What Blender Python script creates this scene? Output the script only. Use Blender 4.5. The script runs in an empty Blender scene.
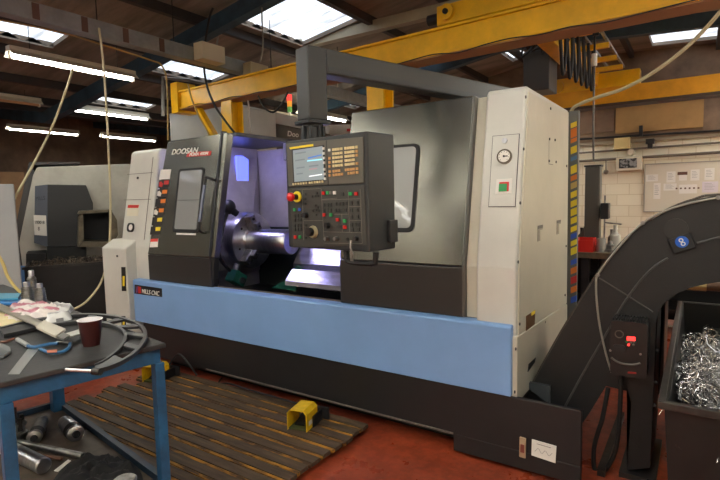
import bpy, bmesh, math, random
from mathutils import Vector, Matrix, noise
random.seed(7)
SC = bpy.context.scene
COL = SC.collection
V = Vector
# ------------------------------------------------------------------ camera model
FP = 504.0
XC = V((750, -26, 504)).normalized()
_y = V((340, 50, -504)); YC = (_y - _y.dot(XC) * XC).normalized()
ZC = XC.cross(YC)
R3 = Matrix((XC, YC, ZC))            # camera axes -> world axes
EYE = V((0, 0, 1.6))
def ray(px, py): return R3 @ V(((px - 360) / FP, (240 - py) / FP, -1.0))
def aX(px, py, v): d = ray(px, py); return EYE + d * ((v - EYE.x) / d.x)
def aY(px, py, v): d = ray(px, py); return EYE + d * ((v - EYE.y) / d.y)
def aZ(px, py, v): d = ray(px, py); return EYE + d * ((v - EYE.z) / d.z)
def aD(px, py, s): return EYE + ray(px, py) * s
def frame(o, x, y):                   # plane frame: x right, y up, z outward
    x = V(x).normalized(); y = V(y); y = (y - y.dot(x) * x).normalized(); z = x.cross(y)
    return Matrix(((x.x, y.x, z.x, o[0]), (x.y, y.y, z.y, o[1]), (x.z, y.z, z.z, o[2]), (0, 0, 0, 1)))
def onM(px, py, M, h=0.0):            # where the line of sight meets the plane z=h of frame M
    Mi = M.inverted(); o = Mi @ EYE; d = Mi.to_3x3() @ ray(px, py)
    p = o + d * ((h - o.z) / d.z); return V((p.x, p.y, h))
cd = bpy.data.cameras.new('camera'); cam = bpy.data.objects.new('camera', cd); COL.objects.link(cam)
cd.sensor_width = 36; cd.lens = FP / 720 * 36; cd.clip_start = .05; cd.clip_end = 200
cam.matrix_world = Matrix.Translation(EYE) @ R3.to_4x4()
SC.camera = cam

# ------------------------------------------------------------------ materials
def lin(c):
    f = lambda v: v / 12.92 if v <= .04045 else ((v + .055) / 1.055) ** 2.4
    return tuple(f(v / 255) for v in c) + (1,)
MATS = {}
def mat(name, rgb, rough=.5, metal=0, var=.0, scale=6, rgb2=None, bump=0, bscale=40, emit=0, coat=0, alpha=1, trans=0, spec=.5, stretch=(1, 1, 1), contrast=(.35, .65)):
    if name in MATS: return MATS[name]
    m = bpy.data.materials.new(name); m.use_nodes = True; nt = m.node_tree; b = nt.nodes['Principled BSDF']
    b.inputs['Base Color'].default_value = lin(rgb); b.inputs['Roughness'].default_value = rough
    b.inputs['Metallic'].default_value = metal; b.inputs['Specular IOR Level'].default_value = spec
    b.inputs['Coat Weight'].default_value = coat; b.inputs['Alpha'].default_value = alpha
    b.inputs['Transmission Weight'].default_value = trans
    if rgb2 is None and var: rgb2 = tuple(max(0, v * (1 - var)) for v in rgb)
    if rgb2 or bump:
        tc = nt.nodes.new('ShaderNodeTexCoord'); mp = nt.nodes.new('ShaderNodeMapping'); mp.inputs['Scale'].default_value = stretch
        nt.links.new(tc.outputs['Object'], mp.inputs['Vector'])
    if rgb2:
        n = nt.nodes.new('ShaderNodeTexNoise'); n.inputs['Scale'].default_value = scale; n.inputs['Detail'].default_value = 6; n.inputs['Roughness'].default_value = .65
        nt.links.new(mp.outputs['Vector'], n.inputs['Vector'])
        r = nt.nodes.new('ShaderNodeValToRGB'); r.color_ramp.elements[0].position = contrast[0]; r.color_ramp.elements[1].position = contrast[1]
        r.color_ramp.elements[0].color = lin(rgb2); r.color_ramp.elements[1].color = lin(rgb)
        nt.links.new(n.outputs['Fac'], r.inputs['Fac']); nt.links.new(r.outputs['Color'], b.inputs['Base Color'])
    if bump:
        n2 = nt.nodes.new('ShaderNodeTexNoise'); n2.inputs['Scale'].default_value = bscale; n2.inputs['Detail'].default_value = 4
        nt.links.new(mp.outputs['Vector'], n2.inputs['Vector'])
        bu = nt.nodes.new('ShaderNodeBump'); bu.inputs['Strength'].default_value = bump; bu.inputs['Distance'].default_value = .01
        nt.links.new(n2.outputs['Fac'], bu.inputs['Height']); nt.links.new(bu.outputs['Normal'], b.inputs['Normal'])
    if emit:
        b.inputs['Emission Color'].default_value = lin(rgb); b.inputs['Emission Strength'].default_value = emit
    MATS[name] = m; return m

white = mat('cabinet white', (205, 204, 196), .38, var=.05, scale=2)
white2 = mat('cabinet side cream', (201, 196, 178), .42, var=.05, scale=2)
doorm = mat('charcoal metallic paint', (116, 115, 107), .24, .75, var=.08, scale=1.5, bump=.03, bscale=500)
doorlow = mat('charcoal paint', (60, 59, 57), .38, .35, var=.06, scale=2, bump=.03, bscale=400)
dark = mat('dark plastic', (34, 33, 34), .45)
rubber = mat('black rubber', (22, 21, 21), .6)
blue = mat('light blue paint', (126, 164, 214), .42, var=.05, scale=1.5)
blackp = mat('black base paint', (33, 32, 33), .42, var=.15, scale=2.5)
convp = mat('black conveyor paint', (27, 27, 28), .5, var=.25, scale=3, bump=.15, bscale=120)
steel = mat('turned steel', (215, 215, 220), .3, 1, var=.15, scale=8, stretch=(12, 1, 1))
steel2 = mat('worn steel', (176, 174, 170), .4, 1, var=.35, scale=12)
darksteel = mat('dark steel', (70, 68, 66), .4, .8, var=.3, scale=10)
interior = mat('machine interior paint', (178, 172, 175), .35, .15, var=.12, scale=3)
waycov = mat('way cover steel', (190, 188, 200), .25, .9, var=.15, scale=2, stretch=(1, 12, 12))
yellow = mat('crane yellow', (255, 196, 10), .4, var=.12, scale=3)
pedyel = mat('pedal yellow', (236, 190, 24), .45, var=.12, scale=20)
tblue = mat('table blue paint', (36, 92, 134), .45, var=.25, scale=9)
tabletop = mat('worn table top', (60, 59, 58), .55, .2, var=.3, scale=7, bump=.1, bscale=60)
green = mat('green enamel', (28, 92, 74), .4)
glass = mat('door glass', (148, 150, 150), .08, .0, spec=.9, coat=.5)
grey = mat('grey plastic', (86, 83, 76), .45)
greyd = mat('pendant grey', (46, 48, 49), .42, .2)
redm = mat('red plastic', (196, 32, 26), .35); grn = mat('green plastic', (40, 150, 80), .4); blu = mat('blue plastic', (50, 90, 190), .4)
cream = mat('key cream', (214, 196, 150), .5); orange = mat('label orange', (222, 120, 34), .5)
labyel = mat('label yellow', (232, 204, 44), .5); labwhite = mat('label white', (226, 222, 214), .5); labred = mat('label red', (205, 50, 44), .5)
black = mat('black', (14, 14, 15), .5)
hosem = mat('cream hose', (196, 184, 146), .5)
galv = mat('galvanised trunking', (156, 156, 150), .45, .4, var=.15, scale=4)
tubeE = mat('fluorescent tube', (252, 252, 246), .4, emit=15)
batten = mat('batten white', (214, 206, 186), .5)
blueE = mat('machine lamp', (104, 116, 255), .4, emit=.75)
fillE = mat('added way cover fill', (140, 138, 255), .4, emit=7)  # glow for the added tube over the way covers

# ------------------------------------------------------------------ mesh helper
class G:
    def __init__(s, M=None): s.bm = bmesh.new(); s.M = M or Matrix.Identity(4); s.mi = 0
    def v(s, p): return s.bm.verts.new(s.M @ V(p))
    def face(s, vs):
        try: f = s.bm.faces.new(vs); f.material_index = s.mi; return f
        except ValueError: return None
    def hexa(s, a, b):                # two matching rings -> closed solid
        A = [s.v(p) for p in a]; B = [s.v(p) for p in b]; n = len(A)
        s.face(A[::-1]); s.face(B)
        for i in range(n): s.face([A[i], A[(i + 1) % n], B[(i + 1) % n], B[i]])
        return s
    def box(s, x0, x1, y0, y1, z0, z1):
        return s.hexa([(x0, y0, z0), (x1, y0, z0), (x1, y1, z0), (x0, y1, z0)], [(x0, y0, z1), (x1, y0, z1), (x1, y1, z1), (x0, y1, z1)])
    def prism(s, poly, ax, a, b):     # poly in the two other axes, extruded along ax
        f = {'x': lambda p, t: (t, p[0], p[1]), 'y': lambda p, t: (p[0], t, p[1]), 'z': lambda p, t: (p[0], p[1], t)}[ax]
        return s.hexa([f(p, a) for p in poly], [f(p, b) for p in poly])
    def cyl(s, p, q, r, r2=None, n=20):
        r2 = r if r2 is None else r2; p, q = V(p), V(q); d = (q - p).normalized()
        u = d.orthogonal().normalized(); w = d.cross(u)
        R = lambda c, rr: [c + (u * math.cos(t) + w * math.sin(t)) * rr for t in [2 * math.pi * i / n for i in range(n)]]
        return s.hexa(R(p, r), R(q, r2))
    def ring(s, p, q, ro, ri, n=28):
        p, q = V(p), V(q); d = (q - p).normalized(); u = d.orthogonal().normalized(); w = d.cross(u)
        R = lambda c, rr: [s.v(c + (u * math.cos(t) + w * math.sin(t)) * rr) for t in [2 * math.pi * i / n for i in range(n)]]
        a, b, c, e = R(p, ro), R(q, ro), R(q, ri), R(p, ri)
        for i in range(n):
            j = (i + 1) % n
            for P, Q in ((a, b), (b, c), (c, e), (e, a)): s.face([P[i], P[j], Q[j], Q[i]])
        return s
    def lathe(s, p, q, prof, n=24):   # prof: (t along p->q in metres, radius)
        p, q = V(p), V(q); d = (q - p).normalized(); u = d.orthogonal().normalized(); w = d.cross(u); rings = []
        for t, r in prof:
            rings.append([s.v(p + d * t + (u * math.cos(a) + w * math.sin(a)) * max(r, 1e-4)) for a in [2 * math.pi * i / n for i in range(n)]])
        s.face(rings[0][::-1]); s.face(rings[-1])
        for A, B in zip(rings, rings[1:]):
            for i in range(n): s.face([A[i], A[(i + 1) % n], B[(i + 1) % n], B[i]])
        return s
    def tube(s, pts, r, n=8, smooth=0, closed=False):
        pts = [V(p) for p in pts]
        if smooth: pts = spline(pts, smooth)
        rings = []; u = None
        for i, p in enumerate(pts):
            d = (pts[min(i + 1, len(pts) - 1)] - pts[max(i - 1, 0)]).normalized()
            u = d.orthogonal().normalized() if u is None else (u - u.dot(d) * d).normalized()
            w = d.cross(u)
            rings.append([s.v(p + (u * math.cos(a) + w * math.sin(a)) * r) for a in [2 * math.pi * k / n for k in range(n)]])
        s.face(rings[0][::-1]); s.face(rings[-1])
        for A, B in zip(rings, rings[1:]):
            for i in range(n): s.face([A[i], A[(i + 1) % n], B[(i + 1) % n], B[i]])
        return s
    def ball(s, c, r, n=14, sc=(1, 1, 1)):
        d = bmesh.ops.create_uvsphere(s.bm, u_segments=n, v_segments=n // 2 + 2, radius=r)
        for v in d['verts']: v.co = s.M @ (V((v.co.x * sc[0], v.co.y * sc[1], v.co.z * sc[2])) + V(c))
        for f in {f for v in d['verts'] for f in v.link_faces}: f.material_index = s.mi
        return s
def spline(P, k=6):
    out = []
    for i in range(len(P) - 1):
        p0, p1, p2, p3 = P[max(i - 1, 0)], P[i], P[i + 1], P[min(i + 2, len(P) - 1)]
        for j in range(k):
            t = j / k; out.append(.5 * ((2 * p1) + (p2 - p0) * t + (2 * p0 - 5 * p1 + 4 * p2 - p3) * t * t + (3 * p1 - p0 - 3 * p2 + p3) * t ** 3))
    out.append(P[-1]); return out
WM = {}
def tag(o, label=None, cat=None, group=None, kind=None):
    if label: o['label'] = label
    if cat: o['category'] = cat
    if group: o['group'] = group
    if kind: o['kind'] = kind
    return o
def thing(name, loc, label, cat, group=None, rz=0):
    o = bpy.data.objects.new(name, None); COL.objects.link(o); o.location = loc; o.rotation_euler = (0, 0, rz); o.empty_display_size = .1
    WM[o] = Matrix.Translation(V(loc)) @ Matrix.Rotation(rz, 4, 'Z'); return tag(o, label, cat, group)
def obj(name, g, m, parent=None, bevel=0, smooth=False, label=None, seg=2, base=None):
    bmesh.ops.recalc_face_normals(g.bm, faces=g.bm.faces)
    W = WM[parent].copy() if parent else Matrix.Identity(4)
    if not parent:                    # put the origin at the base of a lone mesh
        vs = [v.co for v in g.bm.verts]
        lo = V([min(v[i] for v in vs) for i in range(3)]); hi = V([max(v[i] for v in vs) for i in range(3)])
        W = Matrix.Translation(((lo.x + hi.x) / 2, (lo.y + hi.y) / 2, lo.z))
    me = bpy.data.meshes.new(name); Wi = W.inverted()
    for v in g.bm.verts: v.co = Wi @ v.co
    g.bm.to_mesh(me); g.bm.free()
    for mm in (m if isinstance(m, (list, tuple)) else [m]): me.materials.append(mm)
    if smooth:
        me.polygons.foreach_set('use_smooth', [True] * len(me.polygons))
        try: me.set_sharp_from_angle(angle=math.radians(38))
        except Exception: pass
    o = bpy.data.objects.new(name, me); COL.objects.link(o)
    if parent: o.parent = parent; WM[o] = W
    else: o.matrix_world = W; WM[o] = W
    if bevel:
        b = o.modifiers.new('bevel', 'BEVEL'); b.width = bevel; b.segments = seg; b.limit_method = 'ANGLE'; b.angle_limit = math.radians(40)
    if label: o['label'] = label
    return o
def struct(name, g, m): return tag(obj(name, g, m), kind='structure')
def solo(name, g, m, label, cat, group=None, bevel=0, smooth=False, kind=None): return tag(obj(name, g, m, None, bevel, smooth), label, cat, group, kind)
def dup(root, loc, label=None, rz=None):
    r = root.copy(); COL.objects.link(r); r.location = loc
    if rz is not None: r.rotation_euler = (0, 0, rz)
    if label: r['label'] = label
    for ch in list(root.children):
        c = ch.copy(); COL.objects.link(c); c.parent = r
        for gch in ch.children: d = gch.copy(); COL.objects.link(d); d.parent = c
    return r
def ppoly(M, pts, h0, h1):            # solid slab whose outline on plane M is given where it is seen
    q = [onM(x, y, M) for x, y in pts]; g = G(M)
    return g.hexa([(p.x, p.y, h0) for p in q], [(p.x, p.y, h1) for p in q])
def rrect(x0, x1, y0, y1, r, n=4):
    o = []
    for cx, cy, a in ((x1 - r, y0 + r, -90), (x1 - r, y1 - r, 0), (x0 + r, y1 - r, 90), (x0 + r, y0 + r, 180)):
        for i in range(n + 1): t = math.radians(a + 90 * i / n); o.append((cx + r * math.cos(t), cy + r * math.sin(t)))
    return o
def text(name, s, size, M, m, parent, shear=0, bold=0, sx=1, align='LEFT'):
    c = bpy.data.curves.new(name, 'FONT'); c.body = s; c.size = size; c.extrude = .0012; c.shear = shear; c.offset = bold; c.align_x = align
    t = bpy.data.objects.new(name, c); COL.objects.link(t)
    dg = bpy.context.evaluated_depsgraph_get(); me = bpy.data.meshes.new_from_object(t.evaluated_get(dg))
    bpy.data.objects.remove(t); me.name = name
    me.transform(WM[parent].inverted() @ M @ Matrix.Diagonal((sx, 1, 1, 1))); me.materials.clear(); me.materials.append(m)
    o = bpy.data.objects.new(name, me); COL.objects.link(o); o.parent = parent; WM[o] = WM[parent]; return o
def T(M, x, y, z=0, rz=0): return M @ Matrix.Translation((x, y, z)) @ Matrix.Rotation(rz, 4, 'Z')

# ================================================================== SETTING
XL, XR, YB, YF = -16.5, 4.0, 11.5, -4.0
floorm = bpy.data.materials.new('red floor paint'); floorm.use_nodes = True
def build_floor(nt):
    b = nt.nodes['Principled BSDF']; tc = nt.nodes.new('ShaderNodeTexCoord')
    def nz(s, d=8, r=.6):
        n = nt.nodes.new('ShaderNodeTexNoise'); n.inputs['Scale'].default_value = s; n.inputs['Detail'].default_value = d; n.inputs['Roughness'].default_value = r
        nt.links.new(tc.outputs['Object'], n.inputs['Vector']); return n
    def ramp(n, a, ca, c, cc):
        r = nt.nodes.new('ShaderNodeValToRGB'); e = r.color_ramp.elements; e[0].position = a; e[0].color = ca; e[1].position = c; e[1].color = cc
        nt.links.new(n.outputs['Fac'], r.inputs['Fac']); return r
    r1 = ramp(nz(.9), .35, lin((128, 56, 38)), .65, lin((182, 80, 48)))
    r2 = ramp(nz(14, 10, .7), .42, (.35, .32, .3, 1), .6, (1, 1, 1, 1))
    mx = nt.nodes.new('ShaderNodeMixRGB'); mx.blend_type = 'MULTIPLY'; mx.inputs[0].default_value = .55
    nt.links.new(r1.outputs['Color'], mx.inputs[1]); nt.links.new(r2.outputs['Color'], mx.inputs[2])
    r3 = ramp(nz(70, 2), .74, (0, 0, 0, 1), .78, (1, 1, 1, 1))
    mx2 = nt.nodes.new('ShaderNodeMixRGB'); nt.links.new(r3.outputs['Color'], mx2.inputs[0]); nt.links.new(mx.outputs[0], mx2.inputs[1]); mx2.inputs[2].default_value = lin((190, 176, 160))
    nt.links.new(mx2.outputs[0], b.inputs['Base Color'])
    rr = ramp(nz(5), .3, (.22,) * 3 + (1,), .7, (.5,) * 3 + (1,)); nt.links.new(rr.outputs['Color'], b.inputs['Roughness'])
build_floor(floorm.node_tree)
struct('floor', G().box(XL - .2, XR + .2, YF - .2, YB + .2, -.1, 0), floorm)

# painted brick wall
brick = bpy.data.materials.new('white painted brick'); brick.use_nodes = True
nt = brick.node_tree; b = nt.nodes['Principled BSDF']; b.inputs['Roughness'].default_value = .55
tc = nt.nodes.new('ShaderNodeTexCoord'); mp = nt.nodes.new('ShaderNodeMapping'); mp.inputs['Rotation'].default_value = (math.pi / 2, 0, 0)
nt.links.new(tc.outputs['Object'], mp.inputs['Vector'])
br = nt.nodes.new('ShaderNodeTexBrick'); br.inputs['Scale'].default_value = 1; br.inputs['Brick Width'].default_value = .44; br.inputs['Row Height'].default_value = .22; br.inputs['Mortar Size'].default_value = .008
br.inputs['Color1'].default_value = lin((240, 234, 214)); br.inputs['Color2'].default_value = lin((235, 228, 206)); br.inputs['Mortar'].default_value = lin((218, 208, 182))
nt.links.new(mp.outputs['Vector'], br.inputs['Vector']); nt.links.new(br.outputs['Color'], b.inputs['Base Color'])
bu = nt.nodes.new('ShaderNodeBump'); bu.inputs['Strength'].default_value = .4; bu.inputs['Distance'].default_value = .005; bu.invert = True
nt.links.new(br.outputs['Fac'], bu.inputs['Height']); nt.links.new(bu.outputs['Normal'], b.inputs['Normal'])
brown = mat('brown board', (120, 92, 70), .7, var=.2, scale=2)
tan = mat('tan board', (178, 138, 84), .65, var=.12, scale=1.5)
umber = mat('dark umber board', (136, 112, 90), .75, var=.25, scale=2)
ZB = 2.62
struct('wall_back', G().box(XL, XR, YB, YB + .2, 0, ZB), brick)
g = G().box(XL, XR, YB, YB + .2, ZB, 4.6); struct('wall_back_upper', g, umber)
struct('wall_left', G().box(XL - .2, XL, YF, YB, 0, 4.8), umber)
struct('wall_right', G().box(XR, XR + .2, YF, YB, 0, 4.8), brick)
struct('wall_front', G().box(XL, XR, YF - .2, YF, 0, 4.8), brick)
p0 = aY(573, 135, YB - .04); p1 = aY(616, 104, YB - .04); p2 = aY(703, 132, YB - .04)
struct('trim_1', G().box(p0.x - .6, p1.x - .02, YB - .04, YB, p0.z, p1.z + .05), brown)
struct('trim_2', G().box(p1.x, p2.x, YB - .05, YB, aY(640, 132, YB).z, aY(640, 98, YB).z), tan)
struct('trim_3', G().box(p2.x, XR, YB - .04, YB, aY(710, 131, YB).z, aY(710, 92, YB).z), umber)
struct('trim_4', G().box(XL, XR, YB - .08, YB, ZB - .05, ZB + .01), mat('grey ledge', (140, 128, 108), .6))
tag(bpy.data.objects['wall_back'], kind='structure')

# roof: three pitches of corrugated sheet, each with purlins and skylights
roofm = mat('brown roof lining', (160, 148, 134), .8, var=.3, scale=1.2, bump=.2, bscale=8, stretch=(.4, 3, 3))
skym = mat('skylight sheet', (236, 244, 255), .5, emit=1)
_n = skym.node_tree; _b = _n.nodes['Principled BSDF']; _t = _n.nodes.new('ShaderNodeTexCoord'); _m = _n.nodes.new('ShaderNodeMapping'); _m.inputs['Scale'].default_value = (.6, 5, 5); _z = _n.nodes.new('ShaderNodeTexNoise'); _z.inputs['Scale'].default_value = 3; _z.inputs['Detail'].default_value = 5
_r = _n.nodes.new('ShaderNodeValToRGB'); _r.color_ramp.elements[0].position = .38; _r.color_ramp.elements[0].color = (.24, .28, .32, 1); _r.color_ramp.elements[1].position = .6; _r.color_ramp.elements[1].color = (.62, .65, .68, 1)  # uneven daylight and grime streaks put into the emission colour
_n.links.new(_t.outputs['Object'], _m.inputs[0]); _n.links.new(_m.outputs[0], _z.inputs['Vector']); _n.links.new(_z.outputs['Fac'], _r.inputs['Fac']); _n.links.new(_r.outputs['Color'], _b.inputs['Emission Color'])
def zr(x):
    if x < -10: return 3.4 + .15 * (-10 - x)
    if x < -3: return 4.45 - .15 * (-3 - x)
    return 4.45 - .06 * (x + 3)
def sheet(x0, x1, y0, y1, h=0.0, pitch=.29, amp=.045, th=.012):
    n = max(2, int(round((y1 - y0) / pitch * 8))); g = G(); rows = []
    for x in (x0, x1):
        rows.append([(x, y0 + (y1 - y0) * i / n, zr(x) + h + amp * math.sin(2 * math.pi * (y0 + (y1 - y0) * i / n) / pitch)) for i in range(n + 1)])
    a = [g.v(p) for p in rows[0]]; b2 = [g.v(p) for p in rows[1]]; c = [g.v((p[0], p[1], p[2] + th)) for p in rows[0]]; d = [g.v((p[0], p[1], p[2] + th)) for p in rows[1]]
    for i in range(n):
        g.face([a[i], a[i + 1], b2[i + 1], b2[i]]); g.face([c[i], c[i + 1], d[i + 1], d[i]])
    return g
holes = []
def skyr(x0, x1, y0, y1): holes.append((x0, x1, y0, y1))
skyr(-5.42, -4.35, 5.15, 6.5)
skyr(-7.5, -6.95, 1.2, 3.62)
skyr(-9.45, -8.95, 4.95, 6.3)
skyr(-7.55, -7.0, 5.1, 6.4)
skyr(-7.2, -6.3, 9.5, 10.6)
skyr(-4.75, -4.2, 8.75, 10.1)
skyr(-3.35, -3.02, 9.7, 10.9)
skyr(-.82, 1.2, 9.95, 11.2)
skyr(-2.6, -1.0, -1.5, 1.2); skyr(-2.6, -1.4, 5.1, 6.6); skyr(-6.0, -4.6, -2.2, .8); skyr(.6, 2.2, -1.5, 2.2); skyr(.5, 2.2, 4.5, 6.6); skyr(-9.4, -8.3, -1, 1.4)
def zone(x0, x1, k):
    hs = [h for h in holes if h[0] >= x0 - .01 and h[1] <= x1 + .01]
    xs = sorted({x0, x1} | {h[0] for h in hs} | {h[1] for h in hs}); g = G()
    for a, c in zip(xs, xs[1:]):
        cov = sorted([(h[2], h[3]) for h in hs if h[0] <= a + 1e-6 and h[1] >= c - 1e-6]); y = YF
        for h0, h1 in cov + [(YB + .2, YB + .2)]:
            if h0 > y + .01: g.hexa([(a, y, zr(a + 1e-5)), (c, y, zr(c - 1e-5)), (c, h0, zr(c - 1e-5)), (a, h0, zr(a + 1e-5))], [(a, y, zr(a) + .06), (c, y, zr(c) + .06), (c, h0, zr(c) + .06), (a, h0, zr(a) + .06)])
            y = max(y, h1)
    return struct(k, g, roofm)
zone(XL - .2, -10, 'ceiling'); zone(-10, -3, 'ceiling_panel'); zone(-3, XR + .2, 'ceiling_slope')
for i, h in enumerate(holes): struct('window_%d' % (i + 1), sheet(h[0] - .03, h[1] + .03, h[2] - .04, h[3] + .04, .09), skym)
g = G()
for h in holes:                        # scalloped closing strips under each skylight's lower edge
    for xx in (h[0] - .02,):
        n = int((h[3] - h[2]) / .02); ys = [h[2] + (h[3] - h[2]) * i / n for i in range(n + 1)]
        g.hexa([(xx, y, zr(xx) - .02) for y in (ys[0], ys[-1])] + [(xx, y, zr(xx) + .03 + .035 * math.sin(2 * math.pi * y / .3)) for y in ys[::-1]],
               [(xx + .02, y, zr(xx) - .02) for y in (ys[0], ys[-1])] + [(xx + .02, y, zr(xx) + .03 + .035 * math.sin(2 * math.pi * y / .3)) for y in ys[::-1]])
struct('trim_5', g, mat('roof filler', (150, 140, 128), .6))
purl = mat('dark purlin', (58, 52, 50), .6, var=.2, scale=3)
purlL = mat('pale purlin', (176, 168, 146), .6, var=.1, scale=3)
k = 0
for x in (-15, -13.6, -12.2, -10.9, -9.6, -8.75, -7.75, -6.78, -5.62, -4.15, -3.1, -2.7, -1.2, .2, 1.5, 2.8):
    k += 1
    tag(obj('roof_purlin', G().box(x - .04, x + .04, YF, YB, zr(x) - .12, zr(x)), purl), 'dark steel purlin running the length of the roof under the sheets', 'roof beam', 'roof purlins')
raf = mat('blue rafter', (58, 86, 106), .55, var=.3, scale=3)
for Y in (.1, 4.62, 9.1):
    g = G()
    for a, c in ((XL, -10), (-10, -3), (-3, XR)):
        za, zc = zr(a + 1e-4) - .12, zr(c - 1e-4) - .12
        g.hexa([(a, Y - .07, za - .2), (c, Y - .07, zc - .2), (c, Y + .07, zc - .2), (a, Y + .07, za - .2)], [(a, Y - .07, za), (c, Y - .07, zc), (c, Y + .07, zc), (a, Y + .07, za)])
    tag(obj('roof_rafter', g, raf), {.1: 'dark blue sloping roof beam overhead on the camera side', 4.62: 'dark blue sloping roof beam above the near crane beam', 9.1: 'dark blue sloping roof beam beyond the yellow crane'}[Y], 'roof beam', 'blue rafters')
# pale tie beam under the big skylight, and a few more
a = aY(296, 47, 6.6)
solo('tie_beam', G().box(a.x, -2.2, 6.55, 6.68, a.z - .05, a.z + .1), purlL, 'pale horizontal beam below the large skylight, running right', 'beam')
solo('tie_beam', G().box(-2.0, XR, 10.6, 10.75, 3.32, 3.5), mat('grey beam', (120, 116, 108), .6, var=.25, scale=5), 'grey horizontal beam under the right skylight', 'beam')
solo('tie_beam', G().box(XL, -9.0, 9.0, 9.14, 2.58, 2.75), mat('wall steel', (84, 78, 70), .6), 'long dark horizontal beam over the far left machine', 'beam')

# fluorescent lights
def light(x, y, z, label, lit=True, L=1.52):
    t = thing('fluorescent_light', (x, y, z), label, 'light', 'fluorescent ceiling lights')
    obj('batten', G().box(x - .05, x + .05, y - L / 2, y + L / 2, z + .024, z + .08), batten, t)
    g = G().hexa([(x - .05, y - L / 2, z + .02), (x + .05, y - L / 2, z + .02), (x + .05, y + L / 2, z + .02), (x - .05, y + L / 2, z + .02)], [(x - .05, y - L / 2, z + .024)] * 0 + [(x - .05, y - L / 2, z + .024), (x + .05, y - L / 2, z + .024), (x + .05, y + L / 2, z + .024), (x - .05, y + L / 2, z + .024)])
    g.bm.free(); g = G()
    for s in (-1, 1): g.hexa([(x + s * .05, y - L / 2, z + .024), (x + s * .11, y - L / 2, z - .03), (x + s * .11, y - L / 2, z - .022), (x + s * .05, y - L / 2, z + .034)], [(x + s * .05, y + L / 2, z + .024), (x + s * .11, y + L / 2, z - .03), (x + s * .11, y + L / 2, z - .022), (x + s * .05, y + L / 2, z + .034)])
    obj('reflector', g, batten, t)
    obj('tube', G().cyl((x, y - L / 2 + .03, z - .02), (x, y + L / 2 - .03, z - .02), .032, n=12), tubeE if lit else mat('unlit tube', (196, 150, 110), .5), t, smooth=True)
    for s in (-1, 1): obj('lamp_holder', G().box(x - .02, x + .02, y + s * (L / 2 - .02) - .012, y + s * (L / 2 - .02) + .012, z - .06, z + .02), batten, t)
    for s in (-.5, .5): obj('hanger', G().cyl((x, y + s * L * .7, z + .08), (x, y + s * L * .7, zr(x) - .02), .004, n=6), dark, t)
    return t
light(-6.47, 3.39, 3.3, 'large lit fluorescent batten nearest the camera at upper left')
light(-9.34, 5.48, 3.3, 'lit fluorescent batten just below and beyond the nearest one')
light(-12.63, 5.77, 3.3, 'lit fluorescent batten furthest left in the lower row')
light(-12.48, 7.78, 3.3, 'lit fluorescent batten right of the other in the lower row')
light(-9.3, 3.45, 3.3, 'unlit fluorescent batten with a pinkish tube at left edge', lit=False)
for x, y in ((-1.6, -.9), (-3.9, .3), (-6.3, -.8), (1.9, .9), (-.2, 1.9), (1.5, 4.6), (1.3, 7.3), (1.3, 9.9), (2.5, 10.2), (-3.0, -2.4), (-.6, -2.8), (2.2, -2.2), (-6.5, 8.4), (2.4, 7), (-2.0, -1.8), (-.5, .2), (.6, -.8), (1.6, -3.2), (-4.6, -1.6), (-4.8, -3.2), (-8, -1.5), (1.9, 10.7), (3.1, 9.0), (3, 4.5), (-.9, -1.2), (-2.65, 10.3), (3.2, 10.6), (-5.6, 1.0), (-7.2, 8.2), (-3.2, -.7), (1.6, 8.2), (3.5, 7.4), (1.0, 6.0)):  # unseen battens added to brighten the machine front, aisle and back wall
    light(x, y, 3.3, 'added fluorescent batten overhead, unseen, brightening the shop')

# cable trunking and its boxes
u = (-5.1, 3.3)
t = thing('cable_trunking', (-5.1, 1.5, 3.22), 'long grey galvanised cable trunking across the top left', 'trunking')
obj('channel', G().box(-5.17, -5.03, -.5, 9.5, 3.26, 3.42), galv, t, bevel=.004)
for px, py in ((36, 17), (85, 32), (126, 41), (162, 50)):
    p = aX(px, py, -5.03); obj('joint_strap', G().box(-5.032, -5.022, p.y - .03, p.y + .03, 3.27, 3.41), mat('rusty strap', (96, 66, 48), .7), t)
for y in (1.8, 2.9, 3.8, 5.4, 7): obj('hanger_rod', G().cyl((-5.1, y, 3.42), (-5.1, y, zr(-5.1) - .02), .006, n=6), darksteel, t)
p = aX(207, 58, -4.99)
solo('junction_box', G().box(-5.02, -4.86, p.y - .17, p.y + .17, 3.26, 3.46), mat('box cream', (206, 196, 168), .5), 'cream electrical box fixed on the trunking above the left door', 'box', bevel=.006)
p = aX(254, 72, -4.9)
solo('junction_box', G().box(-5.0, -4.85, p.y - .1, p.y + .22, 3.16, 3.38), mat('box beige', (176, 164, 132), .5), 'beige electrical box hanging left of the grey pendant post', 'box', bevel=.006)
for px, y, lb in ((181, 5.0, 'grey vertical conduit dropping beside the skylight at left'),):
    p = aY(163, 78, 5.0); q = aY(163, 116, 5.0)
    solo('conduit', G().tube([p + V((0, .5, .05)), p, q], .03), galv, lb, 'conduit', smooth=True)

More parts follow.
